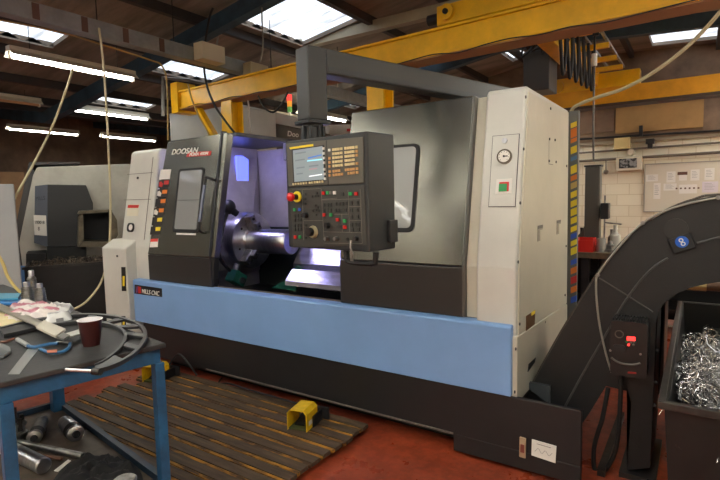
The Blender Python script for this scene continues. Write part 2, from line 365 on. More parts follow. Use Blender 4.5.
# wall services on the back wall
def hpipe(px0, py0, px1, py1, r, m, label):
    a, c = aY(px0, py0, YB - .1), aY(px1, py1, YB - .1)
    solo('wall_pipe', G().cyl((a.x, YB - .1, a.z), (c.x + .6, YB - .1, c.z + .0), r, n=8), m, label, 'pipe', smooth=True)
ppm = mat('grey pipe', (112, 104, 92), .5)
hpipe(566, 154, 720, 142, .02, ppm, 'thin grey pipe along the back wall, middle of three')
hpipe(566, 162, 720, 152, .028, ppm, 'grey pipe along the back wall, lowest of three')
hpipe(566, 140, 720, 131, .02, dark, 'dark cable run just under the tan boards')
p = aY(623, 144, YB - .1)
solo('switch_box', G().box(p.x - .15, p.x + .13, YB - .18, YB, p.z - .1, p.z + .12), mat('switch cream', (208, 188, 132), .5), 'cream switch box on the back wall above the framed screen', 'switch box', bevel=.006)
p = aY(631, 152, YB - .1)
g = G().cyl((p.x, YB, p.z), (p.x, YB - .14, p.z), .08, .06); g.cyl((p.x, YB - .14, p.z), (p.x, YB - .16, p.z), .035)
solo('wall_valve', g, batten, 'small round white wall fitting under the switch box', 'fitting', smooth=True)
p = aY(650, 142, YB - .2)
g = G().box(p.x - .07, p.x + .07, YB - .24, YB - .06, p.z - .03, p.z + .06); g.box(p.x - .04, p.x + .04, YB - .2, YB - .08, p.z - .12, p.z - .03); g.box(p.x - .02, p.x + .02, YB - .1, YB, p.z + .0, p.z + .04)
solo('security_camera', g, dark, 'small dark box fitting on a bracket above the whiteboard', 'wall fitting')
p = aY(641, 131, YB - .1)
solo('wall_plug', G().box(p.x - .03, p.x + .03, YB - .16, YB - .05, p.z - .1, p.z + .1), dark, 'small black upright block on the tan boards', 'wall fitting')
p = aY(606, 160, YB - .1); q = aY(606, 172, YB - .1)
g = G().tube([p, q], .012); g.ball(q, .05, 10)
solo('pull_switch', g, ppm, 'small hanging pull switch left of the framed screen', 'switch', smooth=True)
# framed picture / monitor on the wall
t = thing('wall_monitor', aY(630, 166, YB - .12), 'white cased wall unit with a dark patterned screen beside the whiteboard', 'monitor')
MB_ = frame(V((0, YB - .2, 0)), (1, 0, 0), (0, 0, 1))
obj('housing', ppoly(MB_, [(616, 171), (642, 169.5), (642, 156), (616, 158)], -.2, 0), batten, t, bevel=.01)
obj('screen', ppoly(MB_, [(619, 168.5), (637, 167.5), (637, 158), (619, 159)], 0, .006), mat('patterned screen', (150, 150, 150), .4, rgb2=(28, 28, 30), scale=14, contrast=(.45, .55)), t)
# whiteboard and papers
t = thing('whiteboard', aY(680, 210, YB - .03), 'large whiteboard on the back wall covered in pinned papers', 'board')
MW = frame(V((0, YB - .03, 0)), (1, 0, 0), (0, 0, 1))
a = onM(644.5, 211, MW); c = onM(645, 165, MW)
W = 1.9; H = c.y - a.y
g = G(MW); g.box(a.x, a.x + W, a.y, a.y + H, -.025, 0)
obj('board', g, mat('whiteboard face', (214, 208, 194), .3), t)
g = G(MW)
for r_ in ((a.x - .02, a.x, a.y - .02, a.y + H + .02), (a.x + W, a.x + W + .02, a.y - .02, a.y + H + .02), (a.x, a.x + W, a.y - .02, a.y), (a.x, a.x + W, a.y + H, a.y + H + .02)): g.box(r_[0], r_[1], r_[2], r_[3], -.028, .012)
obj('frame', g, mat('aluminium', (170, 166, 158), .4, .6), t)
paper = mat('paper', (232, 230, 226), .7); paperb = mat('printed grey', (150, 152, 158), .7)
PP = [(652, 178, 12, 7, 'blank wide sheet near the top left corner'), (671, 177, 9, 11, 'sheet printed with a grey table, second in the top row'), (683, 176, 8, 9, 'sheet with a dark brown photo, third in the top row'), (695, 175, 9, 11, 'sheet with faint text, fourth in the top row'), (709.5, 174, 10, 12, 'sheet with faint text, last in the top row'),
      (657, 191, 7, 16, 'tall sheet hanging at the lower left of the board'), (670, 187, 13, 7, 'wide sheet in the second row with a faint heading'), (688, 189, 18, 9, 'wide sheet with a row of small marks, second row'), (710, 187, 16, 11, 'pale lilac sheet at the right of the second row')]
for i, (x, y, w, h, lb) in enumerate(PP):
    p = onM(x, y, MW); s = aY(360, 240, YB); k_ = (onM(x + 1, y, MW).x - p.x); hh = abs(onM(x, y + 1, MW).y - p.y)
    t = thing('paper_sheet', MW @ V((p.x, p.y - h * hh / 2, 0)), 'paper on the whiteboard: ' + lb, 'paper', 'papers on the whiteboard')
    g = G(MW); g.box(p.x - w * k_ / 2, p.x + w * k_ / 2, p.y - h * hh / 2, p.y + h * hh / 2, .002, .005); obj('sheet', g, paper if i != 8 else mat('lilac paper', (214, 208, 220), .7), t)
    g = G(MW); nl = 1 if i in (2, 7) else 5
    if i == 2: g.box(p.x - .09, p.x + .07, p.y + .02, p.y + .08, .005, .006)
    elif i == 7:
        for j in range(6): g.box(p.x - .2 + j * .07, p.x - .17 + j * .07, p.y - .0, p.y + .03, .005, .006)
    else:
        for j in range(nl): g.box(p.x - w * k_ * .35, p.x + w * k_ * (.1 + .05 * ((j * 7) % 5)), p.y + h * hh * (.3 - .13 * j), p.y + h * hh * (.33 - .13 * j), .005, .006)
    obj('print', g, mat('brown print', (90, 60, 50), .6) if i in (2, 7) else paperb, t)

# ================================================================== WORKBENCH far right
YN = 6.35
a = aZ(577, 253, .9)
t = thing('workbench', (-1.0, 6.8, 0), 'dark steel workbench with a timber top against the back of the shop', 'workbench')
obj('bench_top', G().box(-2.2, .6, YN, YN + .75, .83, .9), mat('oily bench top', (112, 98, 76), .5, var=.3, scale=8), t, bevel=.004)
for x in (-2.1, -1.15, -.93, .5): 
    for y in (YN + .03, YN + .65): obj('leg', G().box(x, x + .09, y, y + .08, 0, .83), dark, t)
obj('back_panel', G().box(-2.05, .5, YN + .68, YN + .7, .05, .8), black, t)
obj('shelf', G().box(-2.1, .55, YN + .1, YN + .7, .25, .29), darksteel, t)
YI = YN + .35
def onb(px, Y=YI): p = aY(px, 200, Y); return p.x
# height gauge
x = onb(593); t = thing('height_gauge', (x, YI, .9), 'tall grey column height gauge standing on the workbench', 'height gauge')
zt = aY(592, 167, YI).z
obj('base', G().box(x - .13, x + .18, YI - .14, YI + .14, .9, .97), grey, t, bevel=.01)
obj('column', G().box(x - .085, x + .085, YI - .06, YI + .08, .97, zt), grey, t, bevel=.01)
obj('cap', G().box(x - .095, x + .095, YI - .07, YI + .09, zt, zt + .02), dark, t)
obj('carriage', G().box(x + .1, x + .19, YI - .12, YI + .03, 1.28, 1.47), dark, t, bevel=.01)
obj('scale_rod', G().cyl((x + .14, YI - .05, .97), (x + .14, YI - .05, 1.56), .01), steel2, t)
obj('stylus', G().cyl((x + .15, YI - .1, 1.24), (x + .33, YI - .12, 1.22), .008), steel2, t)
obj('web', G().prism([(x - .085, .97), (x - .2, .97), (x - .085, 1.2)], 'y', YI - .02, YI + .02), grey, t)
def tray_box(x, y, z, w, d, h, m, label, cat):
    g = G(); th = .006
    g.hexa([(x - w / 2, y - d / 2, z), (x + w / 2, y - d / 2, z), (x + w / 2, y + d / 2, z), (x - w / 2, y + d / 2, z)], [(x - w / 2, y - d / 2, z + th), (x + w / 2, y - d / 2, z + th), (x + w / 2, y + d / 2, z + th), (x - w / 2, y + d / 2, z + th)])
    g.box(x - w / 2, x + w / 2, y - d / 2, y - d / 2 + th, z + th, z + h * .85); g.box(x - w / 2, x + w / 2, y + d / 2 - th, y + d / 2, z + th, z + h)
    g.box(x - w / 2, x - w / 2 + th, y - d / 2 + th, y + d / 2 - th, z + th, z + h); g.box(x + w / 2 - th, x + w / 2, y - d / 2 + th, y + d / 2 - th, z + th, z + h)
    return solo('storage_bin' if cat == 'bin' else 'tray', g, m, label, cat)
x0 = onb(577.5, YN + .12); x1 = onb(595, YN + .12)
tray_box((x0 + x1) / 2, YN + .14, .9, x1 - x0, .22, .16, mat('red plastic bin', (206, 34, 24), .45), 'red plastic parts bin on the workbench beside the cabinet', 'bin')
def bottle(px, y, h, r, m, label, name='bottle'):
    x = onb(px, y); g = G().lathe((x, y, .9), (x, y, 2), [(0, r), (h * .6, r), (h * .72, r * .4), (h * .9, r * .35), (h, r * .42)], 14)
    solo(name, g, m, label, 'bottle', smooth=True)
bottle(582, YN + .5, .26, .045, dark, 'small dark bottle behind the red parts bin')
bottle(616, YN + .4, .3, .06, mat('clear bottle', (190, 188, 180), .25), 'pale cone topped bottle on the workbench right of the height gauge')
bottle(612, YN + .55, .24, .04, steel2, 'small grey bottle behind the pale cone topped bottle')
x = onb(602, YN + .12); g = G().ring((x, YN + .12, .9), (x, YN + .12, 1.06), .055, .045, 18); g.cyl((x, YN + .12, .9), (x, YN + .12, .91), .05)
solo('glass_jar', g, mat('jar glass', (176, 178, 172), .1, .3), 'greyish open jar on the workbench just right of the red bin', 'jar', smooth=True)
x = onb(611, YN + .15); g = G().box(x - .1, x + .14, YN + .08, YN + .24, .9, .93); g.lathe((x, YN + .15, .93), (x, YN + .15, 1.2), [(0, .05), (.05, .05), (.06, .03), (.1, .02)], 12)
solo('dial_stand', g, steel2, 'low steel gauge stand at the right of the workbench', 'gauge stand')

for x, w, m_, lb in ((onb(601, YN + .3), .13, mat('kraft box', (168, 122, 74), .7), 'brown box on the shelf under the workbench'), (onb(594, YN + .3), .1, mat('teal box', (70, 116, 108), .6), 'teal box on the shelf under the workbench')):
    solo('carton', G().box(x - w, x + w, YN + .2, YN + .5, .29, .56), m_, lb, 'box', bevel=.004)

# ================================================================== CNC LATHE
LX0, LX1 = -4.56, -.865
lathe = thing('cnc_lathe', (-2.7, 3.5, 0), 'large white and charcoal CNC lathe with a light blue front apron', 'CNC lathe')
# base
g = G(); g.box(-4.45, -.49, 2.8, 2.83, .13, .44); g.box(-4.45, -.88, 2.86, 4.2, .38, .438)
g.box(-4.45, -4.39, 2.86, 4.2, .13, .38); g.box(-1.225, -.49, 2.8, 2.83, .025, .13)
g.box(-1.225, -1.17, 2.86, 3.3, .025, .13)
obj('base', g, blackp, lathe, bevel=.004)
g = G(); g.box(-4.3, -1.3, 3.0, 4.1, .0, .38); g.box(-1.1, -.9, 2.95, 4.1, 0, .38)
obj('plinth', g, black, lathe)
obj('base_trim', G().box(-3.54, -1.225, 2.79, 2.8, .13, .14), mat('edge wear', (100, 92, 84), .5), lathe)
MFb = frame(V((0, 2.799, 0)), (1, 0, 0), (0, 0, 1))
obj('chart_label', ppoly(MFb, [(531.5, 455), (555.5, 463), (556.5, 446), (532, 439)], 0, .003), labwhite, lathe, label='white printed chart label on the base')
ch = [o for o in lathe.children if o.name.startswith('chart_label')][0]
g = G(MFb); q = onM(536, 452, MFb, .003); g.M = MFb
for i in range(5):
    a = onM(535 + i * 3.6, 451 + i * 1.2 - (i % 2) * 4, MFb); c = onM(538 + i * 3.6, 452 + i * 1.2 - ((i + 1) % 2) * 4, MFb)
    g.tube([(a.x, a.y, .0035), (c.x, c.y, .0035)], .0012, 4)
a = onM(537, 443.5, MFb); c = onM(551, 447.5, MFb); g.tube([(a.x, a.y, .0035), (c.x, c.y, .0035)], .0018, 4)
obj('print', g, mat('faded ink', (120, 112, 110), .6), ch)
lv = obj('level_gauge', ppoly(MFb, [(519.5, 456), (526, 458), (526.5, 438), (520, 436)], 0, .012), mat('gauge tan', (170, 148, 118), .4), lathe, bevel=.004)
obj('gauge_glass', ppoly(MFb, [(521, 451), (525, 452), (525, 444), (521.3, 443)], .012, .016), mat('gauge red', (120, 60, 50), .3), lv)
# apron
g = G(); g.prism([(2.785, .444), (2.785, .845), (2.795, .855), (2.87, .86), (2.87, .444)], 'x', LX0, LX1)
obj('apron', g, blue, lathe, bevel=.006)
# nameplate
MA = frame(V((0, 2.784, 0)), (1, 0, 0), (0, 0, 1))
pl = obj('nameplate', ppoly(MA, [(134.6, 293.5), (162.3, 297), (162, 288.5), (134.8, 284.5)], 0, .002), black, lathe, label='black MILLS CNC nameplate')
a = onM(142, 293.2, MA); c = onM(161, 295.4, MA); h = (onM(150, 287.5, MA) - onM(150, 293, MA)).y
text('lettering', 'MILLS CNC', h * 1.15, T(MA, a.x, a.y, .003), labwhite, pl, shear=.2, bold=.0004, sx=(c.x - a.x) / (h * 1.15 * 5.35))
obj('emblem', ppoly(MA, [(138.5, 293), (141.2, 293.3), (141.2, 287), (138.5, 286.3)], .002, .004), labred, pl)
obj('emblem_stroke', ppoly(MA, [(136.2, 292.5), (137.6, 292.6), (138.2, 286.4), (137, 286.2)], .002, .004), mat('emblem violet', (120, 60, 120), .5), pl)

# slanted front: x right, y up the slope, z out of the machine
P0, P1 = V((0, 2.85, 1.17)), V((0, 3.04, 2.21))
MS = frame(P0, (1, 0, 0), P1 - P0)
MSd = frame(P0 + V((0, -.012, 0)), (1, 0, 0), P1 - P0)    # face of the doors, a little proud
def prof(dy=0, top=2.21, low=.86, th=.12):
    y = lambda z: (2.84 if z < 1.17 else 2.84 + (z - 1.17) * .19 / 1.04) + dy
    return [(y(low), low), (y(1.17), 1.17), (y(top), top), (y(top) + th, top), (y(1.17) + th, 1.17), (y(low) + th, low)]
def door(name, x0, x1, parent):
    P = prof(); lowp = [P[0], (P[1][0], 1.165), (P[4][0], 1.165), P[5]]; upp = [P[1], P[2], P[3], P[4]]
    d = obj(name, G().prism(upp, 'x', x0, x1), doorm, parent, bevel=.008)
    obj('lower_panel', G().prism(lowp, 'x', x0, x1), doorlow, d, bevel=.006)
    return d
ld = obj('left_door', ppoly(MSd, [(147.5, 254.3), (213.8, 258), (227.5, 132.2), (167.5, 142)], -.07, 0), doorm, lathe, bevel=.008)
MSl = frame(V((0, 2.838, 0)), (1, 0, 0), (0, 0, 1))
obj('lower_panel', ppoly(MSl, [(149.5, 284), (212.5, 290), (214, 258.5), (147.7, 254.6)], -.06, 0), doorlow, ld, bevel=.006)
rd = door('right_door', -2.095, -1.175, lathe)
# edge frame of the open left door
obj('edge_frame', G().prism(prof(-.014, 2.2, .87, .06), 'x', -3.472, -3.45), mat('door edge', (52, 52, 58), .35, .4), ld, bevel=.004)
obj('edge_seal', G().prism(prof(.03, 2.19, .88, .03), 'x', -3.45, -3.445), rubber, ld)
obj('edge_trim', G().prism(prof(-.004, 2.208, .865, .12), 'x', -1.180, -1.163), mat('door edge grey', (96, 94, 90), .35, .5), rd, bevel=.004)
# windows
def window(M, px4, parent, r=.03, h=.001, glassm=glass):
    q = [onM(x, y, M) for x, y in px4]; x0 = (q[0].x + q[3].x) / 2; x1 = (q[1].x + q[2].x) / 2; y0 = (q[0].y + q[1].y) / 2; y1 = (q[2].y + q[3].y) / 2
    g = G(M); f = rrect(x0, x1, y0, y1, r); g.hexa([(p[0], p[1], -.004) for p in f], [(p[0], p[1], .006) for p in f])
    w = obj('door_window', g, rubber, parent)
    i = rrect(x0 + .03, x1 - .022, y0 + .028, y1 - .02, r * .7); g = G(M); g.hexa([(p[0], p[1], .006) for p in i], [(p[0], p[1], .010) for p in i])
    obj('window_glass', g, glassm, w)
    return x0, x1, y0, y1, w
x0, x1, y0, y1, w = window(MSd, [(171.6, 231.5), (196.5, 233.5), (207, 167.5), (180.5, 169)], ld, h=.002)
g = G(MSd); g.box(x0 + .03, x1 - .02, (y0 + y1) / 2 - .004, (y0 + y1) / 2 + .004, .010, .012); obj('glazing_bar', g, mat('grey bar', (100, 102, 104), .4), w)
g = G(MSd); g.box(x0 + .06, x1 - .03, y0 - .022, y0 - .006, .001, .004); obj('window_sticker', g, labwhite, w)
x0, x1, y0, y1, w = window(MSd, [(330, 231), (413.5, 232), (420.5, 143.5), (338, 150)], rd, r=.045, glassm=mat('pale window glass', (150, 152, 148), .3, coat=.3))
# left door handle
g = G(MS); pts = [onM(215, 180.5, MS, .01), onM(214, 179.5, MS, .05), onM(207.5, 178, MS, .07), onM(205, 181, MS, .075), onM(198.6, 226, MS, .075), onM(199.5, 230.5, MS, .06), onM(204, 233, MS, .01)]
g.tube(pts, .012, 10, smooth=3); hd = obj('door_handle', g, dark, ld, smooth=True)
g = G(MS); p, q = onM(204.6, 185, MS, .077), onM(199.6, 222, MS, .077); g.tube([p, q], .0145, 10); obj('grip', g, mat('grip steel blue', (120, 124, 140), .3, .7), hd, smooth=True)
# right door lower pull under the pendant
# lettering
def fit_text(name, s, M, pa, pb, ph, m, parent, shear=0, bold=0, h=.003):
    a, c, t_ = onM(*pa, M), onM(*pb, M), onM(*ph, M); H = (t_.y - a.y); L = (c - a).length; sz = H / .7
    o = text(name, s, sz, T(M, a.x, a.y, h, math.atan2(c.y - a.y, c.x - a.x)), m, parent, shear, bold)
    xs = [(WM[o] @ V(v.co)) for v in o.data.vertices]; Ml = (M @ Matrix.Translation((a.x, a.y, h))).inverted()
    w_ = max((Ml @ x).x for x in xs); k_ = L / max(w_, 1e-3)
    S = WM[parent].inverted() @ M @ Matrix.Translation((a.x, a.y, 0)) @ Matrix.Diagonal((k_, 1, 1, 1)) @ (M @ Matrix.Translation((a.x, a.y, 0))).inverted() @ WM[parent]
    o.data.transform(S); return o
fit_text('maker_lettering', 'DOOSAN', MSd, (171.5, 154.8), (198.5, 152.8), (172.8, 149.6), labwhite, ld, .25, .0015, .004)
rl = obj('model_label', ppoly(MSd, [(186.5, 157), (210.5, 155.5), (211.5, 151), (188, 152.6)], 0, .003), labred, ld, label='red model label')
fit_text('lettering', 'PUMA 480M', MSd, (189.5, 156.2), (208.5, 154.7), (190, 153.4), labwhite, rl, .2, .001, .0035)
# warning labels down the left door edge
cz = lambda x, y: (145 + x / 5.643, 165 + y / 5.643)
obj('notice_label', ppoly(MSd, [cz(80, 82), cz(140, 80), cz(148, 25), cz(90, 27)], 0, .003), labwhite, ld, label='white notice label')
tabs = [labred, orange, orange, orange, labyel, labyel]; icons = [labred, labwhite, dark, labwhite, dark, dark]
for i in range(6):
    yc = 107 + i * 52.5; xs = -9.5 * i
    lb = obj('warning_label', ppoly(MSd, [cz(76 + xs, yc + 24), cz(134 + xs, yc + 22), cz(139 + xs, yc - 24), cz(82 + xs, yc - 22)], 0, .002), mat('label black', (40, 32, 30), .5), ld)
    obj('tab', ppoly(MSd, [cz(108 + xs, yc + 3), cz(134 + xs, yc + 2), cz(137 + xs, yc - 20), cz(110 + xs, yc - 18)], .002, .004), tabs[i], lb)
    obj('pictogram', ppoly(MSd, [cz(80 + xs, yc + 14), cz(98 + xs, yc + 18), cz(104 + xs, yc), cz(92 + xs, yc - 14), cz(82 + xs, yc - 8)], .002, .004), icons[i], lb)
pr_ = obj('prohibition_label', ppoly(MSd, [cz(28, 465), cz(72, 463), cz(76, 415), cz(34, 418)], 0, .003), labwhite, ld, label='small white label with a red header')
obj('header', ppoly(MSd, [cz(31, 434), cz(74, 432), cz(76, 415), cz(34, 418)], .003, .004), labred, pr_)
# left white column
g = G(); P = prof(.004, 2.12, .6, 1.2); P = [(2.85, .6)] + P[1:4] + [(4.15, 2.12), (4.15, .6)]
P = [(2.85, .6), (2.85, 1.17), (3.02, 2.10), (3.05, 2.12), (4.15, 2.12), (4.15, .6)]
g.prism(P, 'x', -4.84, -4.365); sc = obj('end_column', g, white, lathe, bevel=.02, seg=3)
MC = frame(V((0, 2.846, 1.17)), (1, 0, 0), V((0, .17, .93)))
for pa, pb in (((127.5, 174.5), (153, 173)), ((124, 200), (151, 199))):
    a, c = onM(*pa, MC), onM(*pb, MC); g = G(MC); g.box(a.x, c.x, a.y - .002, a.y + .002, 0, .003); obj('panel_seam', g, grey, sc)
a, c = onM(152.5, 157, MC), onM(145, 240, MC); g = G(MC); g.box((a.x + c.x) / 2 - .002, (a.x + c.x) / 2 + .002, c.y, a.y, 0, .003); obj('panel_seam', g, grey, sc)
for px, py in ((138, 178),): p = onM(px, py, MC); g = G(MC); g.cyl((p.x, p.y, 0), (p.x, p.y, .008), .012); obj('latch', g, dark, sc, smooth=True)
l_ = obj('caution_label', ppoly(MC, [(126.5, 216), (138, 216), (139.5, 204), (128.5, 204)], 0, .002), mat('pale label', (214, 208, 186), .5), sc)
obj('header', ppoly(MC, [(127.8, 208), (138.5, 208), (139.2, 205), (128.3, 205)], .002, .003), labred, l_)
g = G(MC); a = onM(131, 227.5, MC); pts = rrect(a.x - .055, a.x + .055, a.y - .045, a.y + .045, .035); g.hexa([(p[0], p[1], 0) for p in pts], [(p[0], p[1], .01) for p in pts]); mo = obj('hour_meter', g, dark, sc)
g = G(MC); g.cyl((a.x + .012, a.y, .01), (a.x + .012, a.y, .014), .03); obj('dial', g, labwhite, mo, smooth=True)
# service box at the left end
a = aY(134.5, 247, 2.74); bx1 = -4.58; bx0 = -5.0
zb_ = aY(120, 248.5, 2.74).z; g = G(); g.prism([(2.74, .05), (2.74, zb_), (2.86, zb_ + .075), (3.4, zb_ + .075), (3.4, .05)], 'x', bx0, bx1)
sb = obj('service_box', g, white, lathe, bevel=.015, seg=3)
MX = frame(V((0, 2.739, 0)), (1, 0, 0), (0, 0, 1))
for y0_, y1_, n_ in ((267, 291, 1), (316, 332, 1)):
    s_ = obj('slot', ppoly(MX, [(122, y1_), (126.5, y1_), (125.5, y0_), (121.5, y0_)], 0, .003), black, sb)
    obj('sight_strip', ppoly(MX, [(123, y1_ - 5), (125, y1_ - 5), (125, y1_ - 15), (123, y1_ - 15)], .003, .004), labyel, s_)
p = onM(117.5, 256, MX); g = G(MX); g.cyl((p.x, p.y, 0), (p.x, p.y, .008), .01); obj('latch', g, dark, sb, smooth=True)

# white strip and cabinet on the right
P = [(2.87, .86), (2.87, 1.17), (3.07, 2.2), (3.12, 2.2), (3.12, .86)]
obj('door_jamb', G().prism(P, 'x', -1.163, -1.085), white2, lathe, bevel=.004)
P = [(2.825, .60), (2.825, 1.18), (3.005, 2.2), (3.03, 2.225), (4.12, 2.225), (4.12, .6)]
cb = obj('electrical_cabinet', G().prism(P, 'x', -1.085, -.85), white, lathe, bevel=.014, seg=3)
obj('cabinet_side', G().prism([(2.86, .79), (2.86, 1.18), (3.035, 2.19), (4.10, 2.205), (4.12, .74)], 'x', -.851, -.842), white2, cb, bevel=.002)
sk = obj('side_skirt', G().prism([(2.815, .40), (2.815, .79), (2.84, .79), (4.12, .735), (4.12, .40)], 'x', -.9, -.838), white2, lathe, bevel=.004)
MK = frame(V((0, 2.823, 1.18)), (1, 0, 0), V((0, .18, 1.02)))
q = [onM(x, y, MK) for x, y in ((489.5, 207), (516, 206), (521, 134), (492.5, 136.5))]
px0, px1, py0, py1 = (q[0].x + q[3].x) / 2, (q[1].x + q[2].x) / 2, (q[0].y + q[1].y) / 2, (q[2].y + q[3].y) / 2
px1 = min(px1, -.875)
g = G(MK); g.box(px0 - .003, px1 + .003, py0 - .003, py1 + .003, -.002, .001); obj('panel_gap', g, dark, cb)
g = G(MK); g.box(px0, px1, py0, py1, .001, .005); ap = obj('access_panel', g, white, cb, bevel=.002)
xc = (px0 + px1) / 2
p = onM(505, 157, MK); g = G(MK); g.cyl((p.x, p.y, .005), (p.x, p.y, .018), .044, n=28); ga = obj('pressure_gauge', g, mat('gauge rim', (92, 84, 72), .3, .8), ap, smooth=True)
g = G(MK); g.cyl((p.x, p.y, .018), (p.x, p.y, .020), .034, n=28); gf = obj('gauge_face', g, labwhite, ap, smooth=True)
g = G(MK); g.box(p.x - .003, p.x + .022, p.y - .003, p.y + .003, .020, .022); g.cyl((p.x, p.y, .02), (p.x, p.y, .024), .006)
for i in range(9):
    an = math.radians(225 - i * 33.75); g.box(p.x + .028 * math.cos(an) - .002, p.x + .028 * math.cos(an) + .002, p.y + .028 * math.sin(an) - .002, p.y + .028 * math.sin(an) + .002, .02, .021)
obj('gauge_needle', g, dark, ap)
p = onM(505, 141, MK); g = G(MK); g.cyl((p.x, p.y, .005), (p.x, p.y, .013), .016); obj('key_lock', g, steel, ap, smooth=True)
sw = obj('power_switch', ppoly(MK, [(495.5, 194.5), (512, 193.5), (513, 178.5), (497, 179.5)], .005, .008), labwhite, ap)
obj('switch_frame', ppoly(MK, [(499.3, 192), (509, 191.5), (509.5, 182), (499.8, 182.5)], .008, .010), labred, sw)
obj('switch_rocker', ppoly(MK, [(499.3, 192), (507.3, 191.5), (507.6, 184), (499.8, 184.3)], .010, .014), grn, sw)
MSd2 = frame(V((-.841, 0, 0)), (0, 1, 0), (0, 0, 1))
for px, py in ((540, 233), (558.5, 227)):
    p = onM(px, py, MSd2); g = G(MSd2); w_, h_ = .06, .05
    g.box(p.x - w_, p.x + w_, p.y - h_, p.y + h_, 0, .002); hnd = obj('recess_handle', g, mat('recess shade', (150, 144, 130), .5), cb)
    g = G(MSd2); g.box(p.x - w_ * .2, p.x + w_, p.y - h_, p.y + h_ * .4, .002, .006); obj('pull_lip', g, white2, hnd, bevel=.002)
    g = G(MSd2); g.box(p.x - w_, p.x + w_, p.y + h_ * .6, p.y + h_, .002, .003); obj('recess_gap', g, grey, hnd)
for px, py in ((525.5, 97), (523.5, 149), (520, 203), (518, 262), (550.5, 108.5), (549.5, 139), (555, 140), (549, 161), (556, 162), (566.5, 166), (566, 246), (565, 295), (515.5, 349), (514.5, 392), (545, 322), (519.5, 324)):
    p = onM(px, py, MSd2); g = G(MSd2); g.cyl((p.x, p.y, -.001), (p.x, p.y, .004), .009, n=10); obj('screw', g, dark, cb)
a = onM(549, 139, MSd2); c = onM(549, 164, MSd2); g = G(MSd2); g.box(a.x - .002, a.x + .002, c.y, a.y, 0, .001); g.box(a.x, a.x + .12, c.y - .002, c.y + .002, 0, .001); obj('plate_outline', g, grey, cb)
st = obj('side_sticker', ppoly(MSd2, [(526, 331), (534.5, 324), (535, 310), (526, 316)], 0, .002), mat('sticker brown', (92, 66, 40), .5), cb)
obj('sticker_tab', ppoly(MSd2, [(531, 316), (534.5, 313.5), (535, 310), (531, 312.5)], .002, .003), labyel, st)
nt_ = obj('skirt_slot', ppoly(MSd2, [(527, 372), (534, 362), (535, 357.5), (528, 364)], .001, .006), black, sk)
# roof pieces and rear
obj('roof_cover', G().box(-4.36, -3.42, 3.15, 4.15, 2.165, 2.2), mat('roof edge', (58, 58, 64), .4, .3), lathe, bevel=.004)
obj('roof_cover', G().box(-2.13, -1.11, 3.17, 4.15, 2.14, 2.18), doorlow, lathe, bevel=.004)
obj('rear_wall', G().box(-4.36, -1.11, 4.1, 4.15, .44, 2.14), interior, lathe)
# interior end wall with a facetted spindle cover
SX, SY, SZ = -4.02, 3.6, 1.19
obj('spindle_wall', G().prism([(2.98, .5), (2.98, 1.17), (3.15, 2.16), (4.09, 2.16), (4.09, .5)], 'x', -4.16, -4.12), interior, lathe)
g = G(); c_ = [(SY - .3, SZ - .3), (SY + .3, SZ - .3), (SY + .3, SZ + .32), (SY - .3, SZ + .32)]; o_ = [(3.0, .8), (4.09, .8), (4.09, 2.05), (3.14, 2.05)]
g.hexa([(-4.12, p[0], p[1]) for p in o_], [(-4.02, p[0], p[1]) for p in c_]); obj('spindle_cover', g, interior, lathe)
# interior lamp and two added fill tubes
q = aX(236, 160, -4.11); r_ = aX(245, 212, -4.11)
MSW = frame(V((-4.115, 0, 0)), (0, 1, 0), (0, 0, 1)); obj('work_or_fill_lamp', ppoly(MSW, [(233.5, 212), (246, 213), (246, 160), (240, 156), (235, 156)], 0, .04), blueE, lathe, label='glowing blue-white work lamp')
obj('work_or_fill_lamp', G().cyl((-2.05, 3.3, 2.06), (-1.3, 3.3, 2.06), .03, n=12), fillE, lathe)  # added glowing tube, hidden by the right door, lights the way covers
obj('work_or_fill_lamp', G().cyl((-4.0, 3.2, 2.1), (-3.56, 3.14, 2.08), .03, n=12), mat('added chuck fill', (196, 190, 255), .4, emit=26), lathe)  # added glowing tube behind the left door, brightens chuck and end wall
obj('cable_housing', G().box(-3.42, -3.25, 3.75, 4.09, 1.98, 2.15), dark, lathe)
# chuck
ck = obj('chuck', G().lathe((SX, SY, SZ), (SX + 1, SY, SZ), [(0, .27), (.03, .29), (.26, .29), (.29, .275), (.295, .14), (.305, .13)], 48), steel, lathe, smooth=True)
for i in range(3):
    an = math.radians(20 + i * 120); M_ = Matrix.Translation((SX + .295, SY, SZ)) @ Matrix.Rotation(an, 4, 'X')
    g = G(M_); g.box(0, .09, -.035, .035, .125, .27); g.box(.09, .14, -.03, .03, .125, .2); j = obj('jaw', g, steel2, ck, bevel=.004)
    g = G(M_); g.cyl((.09, 0, .235), (.1, 0, .235), .014, n=12); g.cyl((.14, 0, .16), (.15, 0, .16), .012, n=12); obj('bolt', g, dark, j)
for i in range(6):
    an = math.radians(50 + i * 60); M_ = Matrix.Translation((SX + .29, SY, SZ)) @ Matrix.Rotation(an, 4, 'X')
    g = G(M_); g.cyl((0, 0, .2), (.006, 0, .2), .012, n=12); obj('face_bolt', g, dark, ck)
solo('steel_workpiece', G().lathe((SX + .307, SY, SZ), (0, SY, SZ), [(0, .122), (.485, .122), (.5, .112), (.503, .06), (.485, .055)], 40), steel, 'bright turned steel bar gripped in the chuck of the lathe', 'workpiece', smooth=True)
